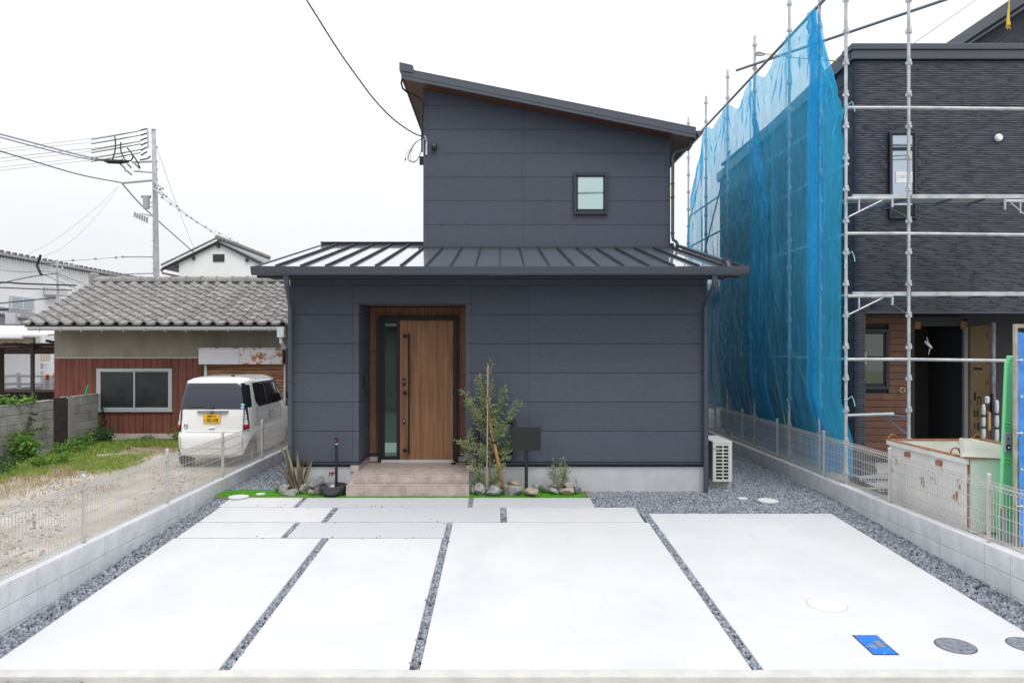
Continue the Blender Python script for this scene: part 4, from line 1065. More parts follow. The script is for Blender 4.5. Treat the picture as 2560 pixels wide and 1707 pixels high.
# wheel arches
wy=(.40,2.92)
cos_=[]
for y in wy:
    for s in (-1,1):
        cut=MB(); cut.tube([(CX0+s*.40,CY0+y+.003,CZ0+.301),(CX0+s*.95,CY0+y+.003,CZ0+.301)],.331,28); co=cut.build('cutter',None); cos_.append(co)
        bm_=body.modifiers.new('b','BOOLEAN'); bm_.object=co; bm_.operation='DIFFERENCE'; bm_.solver='EXACT'
dg=bpy.context.evaluated_depsgraph_get(); nm=bpy.data.meshes.new_from_object(body.evaluated_get(dg)); body.modifiers.clear(); body.data=nm
print('BODY',len(body.data.vertices))
for co in cos_: bpy.data.objects.remove(co)
smooth_angle(body,32)
MB().box(CX0-.50,CX0+.50,CY0+.25,CY0+3.1,CZ0+.22,CZ0+.50).build('underbody',m_bplast,CAR)
def patch(z0,z1,pa,pb,m,name,off=.004,nu=16,nv=10,par=CAR,rc=0):
    """glass / panel following the body surface; pa,pb: functions z->angle; rc rounds the corners"""
    a=MB()
    for j in range(nv+1):
        v=j/nv; z=z0+(z1-z0)*v
        ins=0
        if rc: 
            d=min(v,1-v)*(z1-z0)
            if d<rc: ins=(rc-math.sqrt(max(0,rc*rc-(rc-d)**2)))
        A,B=pa(z,ins),pb(z,ins)
        for i in range(nu+1): a.v.append(tuple(spt(z,A+(B-A)*i/nu,off)+off_))
    for j in range(nv):
        for i in range(nu): a.f.append((j*(nu+1)+i,j*(nu+1)+i+1,(j+1)*(nu+1)+i+1,(j+1)*(nu+1)+i)); a.mi.append(0)
    me=bpy.data.meshes.new(name); me.from_pydata(a.v,[],a.f); me.materials.append(m)
    me.polygons.foreach_set('use_smooth',[True]*len(me.polygons))
    o=bpy.data.objects.new(name,me); COL.objects.link(o); o.parent=par; return o
xr=lambda x0,x1:(lambda z,i:phx(x0+(i if x0<0 else i),z),lambda z,i:phx(x1-i,z))
# rear glass
patch(1.15,1.65,lambda z,i:phx(-lv(z)[3]*.975+i,z),lambda z,i:phx(lv(z)[3]*.975-i,z),m_cglass,'rear_window',.005,40,12,rc=.05)
patch(1.652,1.70,lambda z,i:phx(-.58,z),lambda z,i:phx(.58,z),m_paint,'rear_spoiler',.012,20,3)
# side glass right (+x)
patch(1.17,1.645,lambda z,i:phy(.50+.22*max(0,(1.32-z)/.2)**1.3+i*.6,z),lambda z,i:phy(2.62-(z-1.17)*.62-i,z),m_sglass,'side_window',.005,20,10,rc=.05)
patch(1.17,1.645,lambda z,i:phy(2.62-(z-1.17)*.62-i,z,-1),lambda z,i:phy(.55+i,z,-1),m_sglass,'side_window',.005,20,10,rc=.05)
for yy in (1.15,1.98): patch(1.17,1.645,lambda z,i,yy=yy:phy(yy,z),lambda z,i,yy=yy:phy(yy+.07,z),m_bplast,'window_pillar',.009,2,6)
patch(1.60,1.65,lambda z,i:phy(.85,z),lambda z,i:phy(2.2,z),m_bplast,'wind_deflector',.03,10,3)
patch(1.05,1.62,lambda z,i:phy(2.95,z,1) if 0 else math.radians(60),lambda z,i:math.radians(120),m_cglass,'windscreen',.005,16,8)
# seams
def seam(pts,name='panel_gap',w=.004,m=m_bplast):
    a=MB(); a.tube([spt(z,ph,.001)+off_ for z,ph in pts],w,4); a.build(name,m,CAR)
seam([(z,phx(-.60,z)) for z in (.72,.60,.50,.43,.40)]+[(.395,phx(x,.395)) for x in (-.55,-.3,0,.3,.55)]+[(z,phx(.60,z)) for z in (.40,.43,.50,.60,.72)])
seam([(.705,phx(x,.705)) for x in (-.70,-.5,0,.5,.70)])
for yy in (.55,1.35,2.15): seam([(z,phy(yy,z)) for z in (.35,.6,.9,1.15)])
seam([(.32,phy(y,.32)) for y in (.75,1.5,2.5)])
# tail lamps
m_ll=M('lamp_clear',(.70,.68,.74),rough=.3); m_lr=M('lamp_red',(.75,.01,.02),rough=.2,coat=1)
for s in (-1,1):
    tl=part('tail_lamp',CAR)
    pa=(lambda z,i:phx(.60,z)),(lambda z,i:phy(.17,z)); pb=(lambda z,i:phx(-.60,z)),(lambda z,i:-math.pi-0-phy(.17,z) )
    A=pa if s>0 else (lambda z,i:-math.pi-phy(.17,z),lambda z,i:phx(-.60,z))
    patch(.72,1.17,*A,m_bplast,'lamp_housing',.008,10,8,par=tl)
    B=(lambda z,i:phx(.615,z),lambda z,i:phy(.13,z)) if s>0 else (lambda z,i:-math.pi-phy(.13,z),lambda z,i:phx(-.615,z))
    for z0,z1,mm in ((1.065,1.15,m_ll),(.955,1.055,m_ll),(.85,.945,m_ll),(.795,.842,m_lr)):
        patch(z0,z1,*B,mm,'lens',.022,8,4,par=tl)
# garnish, emblem, plate
def fp(x,z,d): 
    ph=phx(x,z); return spt(z,ph,d)+off_
a=MB(); a.prism([(-.305,1.10),(-.30,1.138),(.30,1.138),(.305,1.10),(.27,1.062),(-.27,1.062)],'y',CY0+.035,CY0+.10); a.v=[(v[0]+CX0+.01,v[1],v[2]+CZ0) for v in a.v]; a.build('chrome_garnish',m_chr,CAR,bevel=.008)
em=part('emblem',CAR)
def cbx(x0,x1,y0,y1,z0,z1,m,name,par,bev=0): return MB().box(CX0+x0,CX0+x1,CY0+y0,CY0+y1,CZ0+z0,CZ0+z1).build(name,m,par,bevel=bev)
cbx(-.035,.040,.020,.036,1.062,1.136,m_chr,'emblem_frame',em,.008); cbx(-.026,.031,.016,.022,1.069,1.129,m_bplast,'emblem_field',em,.004)
for x0,x1,z0,z1 in ((-.018,-.009,1.074,1.122),(.014,.023,1.074,1.122),(-.009,.014,1.091,1.099)): cbx(x0,x1,.010,.017,z0,z1,m_chr,'emblem_letter',em)
PL=part('number_plate',CAR)
cbx(-.165,.168,.028,.036,.885,1.05,M('yellow_plate',(.85,.45,.01),rough=.45),'plate',PL,.003)
def text(s,size,loc,m,par,name='lettering',ext=.001,align='CENTER',rot=(math.pi/2,0,0),sx=1.0):
    cu=bpy.data.curves.new(name,'FONT'); cu.body=s; cu.size=size; cu.extrude=ext; cu.align_x=align; cu.align_y='CENTER'
    to=bpy.data.objects.new('t',cu); COL.objects.link(to)
    bpy.context.view_layer.update(); dg=bpy.context.evaluated_depsgraph_get()
    me=bpy.data.meshes.new_from_object(to.evaluated_get(dg)); me.materials.clear(); me.materials.append(m)
    bpy.data.objects.remove(to)
    o=bpy.data.objects.new(name,me); COL.objects.link(o); o.parent=par; o.location=loc; o.rotation_euler=rot; o.scale=(sx,1,1); return o
mblk=M('plate_print',(.01,.01,.01),rough=.6)
text('80-08',.098,(CX0+.018,CY0+.026,CZ0+.937),mblk,PL,ext=.002,sx=.98); text('愛媛 590',.044,(CX0+.0,CY0+.026,CZ0+1.015),mblk,PL,ext=.002); text('て',.040,(CX0-.135,CY0+.026,CZ0+.937),mblk,PL,ext=.002)
text('N',.088,(CX0-.50,CY0+.030,CZ0+.835),mblk,CAR,'badge',ext=.003,sx=1.15); text('BOX',.024,(CX0-.50,CY0+.030,CZ0+.785),mblk,CAR,'badge',ext=.003,sx=1.2)
cbx(-.055,.06,.028,.06,.775,.80,m_paint,'gate_handle',CAR,.006); cbx(-.05,.055,.024,.05,.772,.776,m_bplast,'handle_gap',CAR)
# wiper, stickers, antenna
a=MB(); a.tube([fp(.02,1.175,.03),fp(-.20,1.20,.035),fp(-.50,1.19,.03)],[.018,.012,.006],6); a.build('rear_wiper',m_bplast,CAR)
for z,c_ in ((1.235,(.35,.75,.55)),(1.180,(.30,.55,.85))):
    a=MB(); c0=fp(.575,z,.012); a.tube([c0,c0-Vector((0,.002,0))],.026,16); a.v=[(c0.x+(v[0]-c0.x)*1.5,v[1],v[2]) for v in a.v]; a.build('sticker',M('sticker',c_,rough=.4),CAR)
a=MB(); a.box(CX0+.20,CX0+.25,CY0+.55,CY0+.62,CZ0+1.775,CZ0+1.80); a.tube([(CX0+.22,CY0+.58,CZ0+1.80),(CX0+.32,CY0+.4,CZ0+1.81)],.005,5); a.build('roof_antenna',m_bplast,CAR)
# wheels
for s in (-1,1):
    for y in wy:
        wl_=part('wheel',CAR); xc=CX0+s*.615
        a=MB(); prof=[(.17,-.08),(.255,-.082),(.278,-.06),(.280,0),(.278,.06),(.255,.082),(.17,.08)]
        n=32
        for (r0,t) in prof:
            for j in range(n): an=2*math.pi*j/n; a.v.append((xc+t,CY0+y+r0*math.cos(an),CZ0+.28+r0*math.sin(an)))
        for i in range(len(prof)-1):
            for j in range(n): a.f.append((i*n+j,i*n+(j+1)%n,(i+1)*n+(j+1)%n,(i+1)*n+j)); a.mi.append(0)
        smooth_angle(a.build('tyre',m_rub,wl_),40)
        a=MB(); a.tube([(xc-s*.02,CY0+y,CZ0+.28),(xc+s*.05,CY0+y,CZ0+.28)],.178,24); a.build('rim',m_alu,wl_)
        for k_ in range(8):
            an=k_*math.pi/4; a=MB(); a.tube([(xc+s*.055,CY0+y+.05*math.cos(an),CZ0+.28+.05*math.sin(an)),(xc+s*.055,CY0+y+.15*math.cos(an),CZ0+.28+.15*math.sin(an))],.012,4); a.build('spoke',m_galv2,wl_)
# mirror and handles
mr_=part('mirror',CAR)
a=MB(); a.box(CX0+.76,CX0+.98,CY0+2.42,CY0+2.55,CZ0+1.19,CZ0+1.38); a.build('mirror_shell',m_bplast,mr_,bevel=.035)
a=MB(); a.box(CX0+.775,CX0+.965,CY0+2.555,CY0+2.422,CZ0+1.205,CZ0+1.36); a.build('mirror_glass',m_cglass,mr_)
MB().tube([(CX0+.70,CY0+2.5,CZ0+1.16),(CX0+.80,CY0+2.5,CZ0+1.22)],.02,6).build('mirror_arm',m_paint,mr_)
for yy in (1.30,1.50):
    a=MB(); a.tube([Vector((.745,yy-.07,1.02))+off_,Vector((.765,yy,1.02))+off_,Vector((.745,yy+.07,1.02))+off_],.014,6); a.build('door_handle',m_chr,CAR)

# ------------------------------------------------------------------ garden things before the house
def rock(x,y,z,sx,sy,sz,seed,label,m=m_rock,name='garden_rock',cat='rock'):
    bm=bmesh.new(); bmesh.ops.create_icosphere(bm,subdivisions=3,radius=1)
    r=random.Random(seed); pl=[]
    for _ in range(13):
        v=Vector((r.gauss(0,1),r.gauss(0,1),r.gauss(0,.8))).normalized(); pl.append((v,r.uniform(.50,.80)))
    for v in bm.verts:
        p=v.co.copy()
        for n_,d in pl:
            k_=p.dot(n_)-d
            if k_>0: p-=n_*k_
        p*=1+.10*noise.noise(p*2.2+Vector((seed,0,0)))+.04*noise.noise(p*7+Vector((0,seed,0)))
        v.co=p
    rz=Matrix.Rotation(r.uniform(0,3),4,'Z')
    for v in bm.verts:
        q=v.co.copy(); q.z*=1.0
        v.co=Vector((q.x*sx,q.y*sy,q.z*sz))
    me=bpy.data.meshes.new(name); bm.to_mesh(me); bm.free(); me.materials.append(m)
    o=bpy.data.objects.new(name,me); COL.objects.link(o); o.location=(x,y,z+sz*.75)
    o.rotation_euler=(r.uniform(-.15,.15),r.uniform(-.15,.15),r.uniform(-.3,.3))
    return tag(o,label,cat,'rocks bordering the planting beds')
def rockpx(px,py,w,h,Y,seed,label,m=m_rock):
    """px,py = foot centre"""
    s=F_/Y; p=P(px,py,Y); rock(p.x,Y+.02,p.z,w/s/2*1.16,w/s/2*.95,h/s/2*1.22,seed,label,m)
rockpx(695,1226,24,24,11.70,1,'leftmost rounded grey rock on the turf, left of the spiky plant')
rockpx(708,1238,27,25,11.58,2,'upright grey rock second from the left edge of the spiky plant bed')
rockpx(727,1240,42,18,11.55,3,'wide low grey rock in front of the spiky plant')
rockpx(723,1222,22,14,11.74,4,'small brownish rock tucked behind the wide rock left of the plant')
rockpx(759,1230,28,24,11.64,5,'slanted grey rock directly right of the spiky plant foot')
rockpx(781,1222,28,24,11.76,6,'dark grey rock between the spiky plant and the basin, at the back')
rockpx(799,1217,28,27,11.78,7,'tall pointed grey rock behind the left rim of the basin')
rockpx(778,1237,19,15,11.52,8,'small pale triangular rock at the turf edge left of the basin',m_rockw)
rockpx(794,1235,24,22,11.54,9,'grey pointed rock touching the left side of the basin')
rockpx(1183,1236,18,24,11.60,11,'narrow grey rock against the right side of the steps')
rockpx(1201,1239,38,30,11.54,12,'big craggy grey rock right of the steps, left of the bamboo stake')
rockpx(1235,1240,50,26,11.50,13,'widest grey rock at the foot of the small tree')
rockpx(1262,1224,26,16,11.70,14,'small brown rock at the foot of the slanted prop',m_rockw)
rockpx(1288,1219,42,19,11.76,15,'low tan rock behind the sign post, left of it',m_rockw)
rockpx(1284,1238,48,26,11.52,16,'dark grey wedge rock just left of the sign post')
rockpx(1328,1240,42,20,11.48,17,'tan block-shaped rock right in front of the sign post',m_rockw)
rockpx(1337,1222,18,12,11.74,18,'small dark rock behind the sign post foot')
rockpx(1362,1227,34,18,11.70,19,'low brown-grey rock midway between sign post and small shrub')
rockpx(1386,1234,24,16,11.58,20,'small grey rock in front and left of the white-flowered shrub')
rockpx(1416,1236,36,19,11.55,21,'pale grey rock in front and right of the white-flowered shrub',m_rockw)
rockpx(1394,1224,30,22,11.66,22,'grey rock partly behind the left side of the small shrub')
rockpx(1424,1226,50,32,11.68,23,'large dark grey rock behind the small shrub at the bed end')
rockpx(1444,1232,22,16,11.62,24,'rightmost grey rock at the brick edging of the turf')
# basin and tap post
BS=thing('basin','shallow black round water basin on the turf','basin')
bc=((834-1250)*11.6/1900,11.56,.235)
a=MB(); a.lathe([(.0001,.012),(.12,.0),(.14,.004),(.188,.06),(.208,.125),(.216,.158),(.216,.166),(.206,.166),(.198,.150),(.17,.075),(.11,.035),(.0001,.03)],bc,40); smooth_angle(a.build('bowl',M('black_basin',(.022,.021,.028),rough=.33,spec=1.,coat=.4),BS),50)
TP=thing('water_tap_post','slim black water standpipe with two bronze taps behind the basin','tap')
m_brz=M('bronze',(.10,.045,.035),rough=.35,metal=.6)
tx=(841-1250)*11.72/1900
MB().box(tx-.019,tx+.019,11.70,11.738,.2,.99).build('column',m_blackm,TP,bevel=.003)
MB().tube([(tx,11.719,.99),(tx,11.719,1.01)],.022,10).build('collar',M('white_collar',(.7,.7,.7)),TP)
a=MB(); a.tube([(tx,11.719,1.005),(tx,11.719,1.085)],.021,10); a.tube([(tx,11.719,1.04),(tx,11.66,1.04),(tx,11.65,1.01)],.014,8); a.box(tx-.035,tx+.03,11.69,11.73,1.08,1.095); a.build('tap',m_brz,TP)
a=MB(); a.tube([(tx,11.69,.555),(tx-.10,11.69,.555)],.013,8); a.tube([(tx-.06,11.69,.555),(tx-.06,11.69,.51)],.012,8); a.tube([(tx-.10,11.69,.56),(tx-.105,11.69,.50)],.007,6); a.build('tap',m_brz,TP)
# sign board
SG=thing('sign_board','blank black rectangular board on a black post before the foundation','sign')
MB().box(.178,.619,11.53,11.55,2.5-1.578,2.5-1.222).build('board',m_black_sign,SG,bevel=.003)
MB().tube([(.400,11.565,.2),(.400,11.565,1.2)],.026,14).build('post',m_blackm,SG)
# door stopper
t=thing('door_stopper','small black and chrome cylinder standing on the entrance tiles','door stopper')
MB().lathe([(.0001,0),(.038,0),(.038,.03),(.0001,.03)],(-.765,12.55,.56),16).build('base',m_blackm,t); MB().lathe([(.03,.03),(.03,.05),(.0001,.05)],(-.765,12.55,.56),16).build('ring',m_chr,t)
# air conditioner
AC=thing('air_conditioner_unit','cream outdoor air conditioner with slotted side grille on gravel','air conditioner')
m_ac=M('cream_ac_steel',(.66,.655,.61),rough=.5); m_acg=M('ac_side_fins',(.30,.31,.32),rough=.5,metal=.3)
x0,x1,y0,y1,z0,z1=3.395,3.70,12.12,12.94,.345,.965
ga=part('side_panel',AC)
MB().box(x0+.012,x1-.012,y0+.02,y0+.03,z0+.01,z1-.01).build('grille_back',M('ac_black',(.015,.015,.016),rough=.8),ga)
a=MB()
xm=(x0+x1)/2+.01
for xa,xb in ((x0,x0+.05),(xm-.009,xm+.009),(x1-.055,x1)): a.box(xa,xb,y0,y0+.02,z0,z1)
a.build('upright',m_ac,ga)
nrow=10
zr0,zr1=z0+.03,z1-.04
for i in range(nrow+1):
    z=zr0+(zr1-zr0)*i/nrow
    for xa,xb in ((x0+.05,xm-.009),(xm+.009,x1-.055)):
        MB().box(xa,xb,y0+.001,y0+.019,z-.0085,z+.0085).build('grille_bar',m_ac,ga)
MB().box(x0+.05,x1-.055,y0+.002,y0+.018,z1-.03,z1).build('top_strip',m_ac,ga); MB().box(x0+.05,x1-.055,y0+.002,y0+.018,z0,z0+.02).build('bottom_strip',m_ac,ga)
MB().box(x0+.008,x0+.105,y0-.004,y0,z1-.115,z1-.075).build('name_strip',M('ac_badge',(.45,.44,.42),rough=.5),AC)
text('Corona',.025,(x0+.055,y0-.006,z1-.095),mblk,AC,'lettering',ext=.001)if 0 else None
MB().box(x0-.005,x1+.005,y0-.004,y1+.005,z1,z1+.022).build('top_cover',m_ac,AC,bevel=.005)
a=MB()
for i in range(22): a.box(x0-.004,x0+.01,y0+.03+i*.036,y0+.05+i*.036,z0+.02,z1)
tag(a.build('heat_exchanger_fins',m_acg,AC),kind='stuff')
MB().box(x0+.011,x1-.002,y0+.03,y1,z0,z1).build('casing',m_ac,AC); MB().box(x1-.002,x1+.012,y0+.06,y1-.1,z0+.05,z1-.05).build('fan_guard',m_ac,AC,bevel=.005)
for y in (y0+.12,y1-.18): MB().box(x0-.02,x1+.02,y,y+.09,.20,z0).build('foot_block',m_curb,AC,bevel=.006)
pipe([(x0-.02,y0+.3,z0+.1),(x0-.10,y0+.28,z0+.12),(3.25,y0+.25,z0+.12)],.02,'pipe',AC,m_blackm)

# ------------------------------------------------------------------ plants
def leafmat(name,c,isl=.35,tr=.35,rough=.5):
    m,n,l,b=nodes(name); b.inputs['Roughness'].default_value=rough
    g=n.new('ShaderNodeNewGeometry'); h=n.new('ShaderNodeHueSaturation'); h.inputs['Color'].default_value=c+(1,)
    mr=n.new('ShaderNodeMapRange'); mr.inputs['To Min'].default_value=1-isl; mr.inputs['To Max'].default_value=1+isl
    l.new(g.outputs['Random Per Island'],mr.inputs[0]); l.new(mr.outputs[0],h.inputs['Value'])
    mr2=n.new('ShaderNodeMapRange'); mr2.inputs['To Min'].default_value=.47; mr2.inputs['To Max'].default_value=.52
    ml=n.new('ShaderNodeMath'); ml.operation='FRACT'; ml2=n.new('ShaderNodeMath'); ml2.operation='MULTIPLY'; ml2.inputs[1].default_value=17.3
    l.new(g.outputs['Random Per Island'],ml2.inputs[0]); l.new(ml2.outputs[0],ml.inputs[0]); l.new(ml.outputs[0],mr2.inputs[0]); l.new(mr2.outputs[0],h.inputs['Hue'])
    l.new(h.outputs[0],b.inputs['Base Color'])
    t=n.new('ShaderNodeBsdfTranslucent'); l.new(h.outputs[0],t.inputs[0]); mx=n.new('ShaderNodeMixShader'); mx.inputs[0].default_value=tr
    l.new(b.outputs[0],mx.inputs[1]); l.new(t.outputs[0],mx.inputs[2]); l.new(mx.outputs[0],n['Material Output'].inputs[0]); return m
m_need=leafmat('fine_needle_leaf',(.31,.40,.18),.6); m_leafy=leafmat('weed_leaf',(.13,.28,.04),.4); m_leafd=leafmat('dark_weed_leaf',(.045,.13,.035),.4)
m_dry=leafmat('dry_grass',(.42,.33,.16),.35); m_grass=leafmat('meadow_grass',(.27,.40,.08),.4); m_wl=leafmat('pale_shrub_leaf',(.26,.34,.17),.5)
leafq=(np.array([(-.5,0,0),(0,.02,.12),(.5,0,0),(0,0,-.12)])*np.array([1,1,1.]),[(0,1,2,3)])
lq=(np.array([(0,0,0),(.28,.35,.04),(0,1,0),(-.28,.35,.04)]),[(0,1,2,3)])
nq=(np.array([(0,0,0),(.11,.4,.02),(0,1,-.05),(-.11,.4,.02)]),[(0,1,2,3)])
def frames(dirs,jit=.5):
    """rotation matrices whose +y follows dirs with jitter"""
    d=dirs+rng.normal(0,jit,dirs.shape); d/=np.linalg.norm(d,axis=1)[:,None]
    u=rng.normal(size=d.shape); x=np.cross(d,u); x/=np.linalg.norm(x,axis=1)[:,None]; z=np.cross(x,d)
    return np.stack([x,d,z],2)
# slender evergreen by the steps
TR=thing('young_tree','young feathery evergreen tree tied to a bamboo stake by the steps','tree')
ty=11.62
m_bark=M('thin_bark',(.20,.14,.10),rough=.9,var=.3,vs=20)
base=P(1226,1228,ty)
tips=[(1196,938,0),(1156,975,.10),(1180,1000,-.1),(1300,1000,-.08),(1262,968,.1),(1226,905,.0),(1148,1102,-.1),(1275,1040,-.15),(1210,960,.12),(1240,1060,-.12),(1172,1075,.08),(1270,1130,-.12),(1185,1160,-.08),(1250,1165,-.1),(1195,1190,0),(1222,1000,-.1),(1290,1085,.1),(1165,1135,-.05),(1205,1120,-.15),(1256,1010,.05),(1190,1040,.1),(1180,1205,0),(1240,1195,-.05)]
a=MB(); lp=[];ld=[]
forks={0:P(1222,1105,ty),1:P(1216,1160,ty)}
main=[base,P(1224,1150,ty),P(1221,1090,ty+.02),P(1216,1040,ty),P(1214,985,ty),P(1226,905,ty)]
a.tube(main,[.014,.012,.010,.008,.006,.003],6)
rt=random.Random(12)
for i,(px_,py_,dy) in enumerate(tips):
    tip=P(px_,py_,ty+dy)
    oz=rt.uniform(.25,.75); 
    st=Vector(main[0]).lerp(main[2],oz) if py_>1050 else Vector(main[1]).lerp(main[3],oz)
    if py_>1110: st=P(1222,min(1215,py_+45),ty)
    mid=(st+tip)/2+Vector((rt.uniform(-.03,.03)+(tip.x-st.x)*.18,rt.uniform(-.05,.05),-.02))
    pts=[st*(1-t)**2+mid*2*t*(1-t)+tip*t*t for t in [k_/8 for k_ in range(9)]]
    a.tube(pts,[.006-.0045*k_/8 for k_ in range(9)],5)
    L=(tip-st).length
    nb=int(18+L*42)
    for k_ in range(nb):
        t=rt.uniform(.22,1.0); p=st*(1-t)**2+mid*2*t*(1-t)+tip*t*t
        d=(tip-st).normalized(); sd_=Vector((rt.gauss(0,1),rt.gauss(0,.8),rt.gauss(.25,.6))).normalized(); dd=(d*.55+sd_*.75).normalized()
        ll=rt.uniform(.06,.15)*(1.15-t*.5); e=p+dd*ll
        a.tube([p,e],[.0022,.001],3,cap=False)
        for q in range(int(ll*115)):
            u=q/(ll*115); c=p+dd*ll*u; lp.append(c); ld.append(dd)
a.build('branch',m_bark,TR)
lp=np.array([tuple(v) for v in lp]); ld=np.array([tuple(v) for v in ld])
o=scatter('foliage',[nq,(nq[0]*np.array([1.2,1,1]),nq[1])],lp,np.random.default_rng(2).uniform(.028,.052,len(lp)),m_need,TR,R=frames(ld,.55)); tag(o,kind='stuff')
SK=thing('bamboo_stake','pale upright bamboo stake tied to the young tree','stake')
a=MB(); p0=P(1217,1222,11.5); p1=P(1220,912,11.55)
pts=[p0.lerp(p1,k_/12) for k_ in range(13)]; a.tube(pts,.0085,8); a.build('cane',M('bamboo',(.42,.32,.25),rough=.5,var=.2,vs=6),SK)
for k_ in range(1,12,2): c=pts[k_]; MB().tube([c-Vector((0,0,.003)),c+Vector((0,0,.003))],.0105,8).build('node',M('bamboo_node',(.34,.25,.18)),SK)
for yy in (926,1012): c=P(1219,yy,11.55); MB().tube([c-Vector((.01,0,.02)),c+Vector((0,0,.02))],.014,8).build('twine',M('twine',(.32,.17,.10),rough=1),SK)
PR=thing('timber_prop','slanted round orange-brown timber prop holding the young tree','prop')
MB().tube([P(1258,1218,11.5),P(1222,1040,11.62)],[.028,.026],12).build('log',M('stained_log',(.30,.155,.045),rough=.7,col2=(.42,.24,.08),vs=10),PR,smooth=True)
c=P(1235,1105,11.57); MB().tube([c-Vector((.0,0,.02)),c+Vector((0,0,.015))],.034,10).build('strap',m_rub,PR)
# flax
FX=thing('flax_plant','spiky bronze-leaved flax plant among rocks at the left house corner','plant')
fb=P(749,1232,11.66)
fl=[(711,1096,.06,'g'),(743,1122,.03,'g'),(765,1114,.02,'b'),(776,1121,.02,'b'),(783,1144,0,'g'),(712,1140,.0,'b'),(680,1141,-.1,'b'),(663,1152,-.15,'b'),(703,1136,.05,'b'),(749,1148,-.05,'b'),(755,1160,.03,'b'),(738,1110,.08,'d'),(731,1158,-.08,'b'),(744,1165,-.1,'b'),(760,1175,-.1,'b'),(724,1170,-.1,'b'),(695,1105,.12,'b'),(750,1135,.1,'d'),(768,1160,.08,'b')]
m_fb=M('bronze_leaf',(.085,.055,.038),rough=.45,col2=(.17,.115,.08),vs=10,rnd=.15); m_fg=M('olive_leaf',(.14,.13,.05),rough=.45,col2=(.22,.21,.09),vs=8); m_fd=M('dead_dark_leaf',(.03,.025,.022),rough=.6)
for i,(px_,py_,dy,c_) in enumerate(fl):
    tip=P(px_,py_,11.66+dy); st=fb+Vector((rt.uniform(-.045,.045)+(tip.x-fb.x)*.12,rt.uniform(-.05,.05),-.02))
    n=9; a=MB(); wd_=rt.uniform(.012,.020) if c_=='b' else rt.uniform(.014,.019)
    bend=Vector((0,0,.05)) if abs(tip.x-fb.x)>.3 else Vector((0,0,0))
    side=Vector((math.cos(i),math.sin(i)*.8,0)); 
    if c_=='g': side=Vector((1,.2,0)).normalized()
    for k_ in range(n+1):
        t=k_/n; p=st.lerp(tip,t)+bend*math.sin(math.pi*t)*2
        w_=wd_*(.55+.6*math.sin(math.pi*min(1,t*.95+.12)))*(1 if t<.8 else (1-t)/.2*.95+.05)
        a.v+= [tuple(p-side*w_), tuple(p+Vector((0,-.006,-.002))), tuple(p+side*w_)]
    for k_ in range(n):
        b0=k_*3; a.f+=[(b0,b0+1,b0+4,b0+3),(b0+1,b0+2,b0+5,b0+4)]; a.mi+=[0,0]
    a.build('leaf',{'b':m_fb,'g':m_fg,'d':m_fd}[c_],FX,smooth=True)
# small shrub
SH=thing('small_shrub','small sparse shrub with pale tips rising from the right rocks','shrub')
sb=P(1400,1222,11.62); a=MB(); lp=[];ld=[]
for i in range(26):
    ang=rt.uniform(-1,1); hh=rt.uniform(.28,.52)*(1-.25*abs(ang)); tip=sb+Vector((ang*.20,rt.uniform(-.12,.12),hh))
    mid=sb.lerp(tip,.5)+Vector((ang*.04,0,-.03)); pts=[sb*(1-t)**2+mid*2*t*(1-t)+tip*t*t for t in [k_/6 for k_ in range(7)]]
    a.tube(pts,[.004-.0028*k_/6 for k_ in range(7)],4)
    for k_ in range(26):
        t=rt.uniform(.45,1.03); p=sb*(1-t)**2+mid*2*t*(1-t)+tip*t*t
        lp.append(tuple(p+Vector((rt.gauss(0,.014),rt.gauss(0,.014),rt.gauss(0,.01))))); ld.append((rt.gauss(0,1),rt.gauss(0,1),rt.gauss(.8,.6)))
a.build('twig',M('pale_twig',(.24,.19,.13),rough=.9),SH)
tag(scatter('foliage',[lq],np.array(lp),rng.uniform(.018,.034,len(lp)),m_wl,SH,R=frames(np.array(ld),.3)),kind='stuff')

# small stones trodden into the dirt lot
n=6500; xx=rng.uniform(-8.5,-4.6,n); yy=rng.uniform(6.5,16,n); kk=rng.uniform(0,1,n)<np.clip(.25+.75*np.sin(xx*1.7+yy*.6)**2-(yy-8)*.11,0,1); xx=xx[kk]; yy=yy[kk]
tag(scatter('lot_stones',SB,np.stack([xx,yy,np.full(len(xx),.122)],1),rng.uniform(.012,.034,len(xx)),M('lot_stone',(.40,.38,.36),rough=.9,isl=.5)),kind='stuff')
# weeds on the left lot
def grass(name,label,poly_fn,n,h0,h1,mat,seed):
    r=np.random.default_rng(seed); pts=poly_fn(r,n); n=len(pts)
    bl=[(np.array([(-.06,0,0),(.06,0,0),(.05,.12,.55),(-.02,.30,1.)]),[(0,1,2,3)]),(np.array([(-.05,0,0),(.05,0,0),(.06,-.22,.6),(.03,-.55,.9)]),[(0,1,2,3)])]
    o=scatter(name,bl,pts,r.uniform(h0,h1,n),mat,full=False,tilt=.35); tag(o,kind='stuff'); o['label']=label; return o
def ell(cx,cy,rx,ry,z=.12):
    def f(r,n):
        a_=r.uniform(0,2*np.pi,n); q=np.sqrt(r.uniform(0,1,n))*(1+.25*np.sin(a_*3+cx)+.12*np.sin(a_*7)); return np.stack([cx+rx*q*np.cos(a_),cy+ry*q*np.sin(a_),np.full(n,z)],1)
    return f
def multi(*fs):
    def f(r,n): return np.concatenate([g_(r,int(n*w_)) for g_,w_ in fs])
    return f
grass('grass_strip','green and yellow grass along the workshop base',multi((ell(-8.3,18.3,1.9,.45),.45),(ell(-6.9,18.3,.9,.5),.2),(ell(-9.3,17.6,.7,.9),.2),(ell(-9.2,16.2,.6,1.0),.15)),15000,.04,.16,m_grass,1)
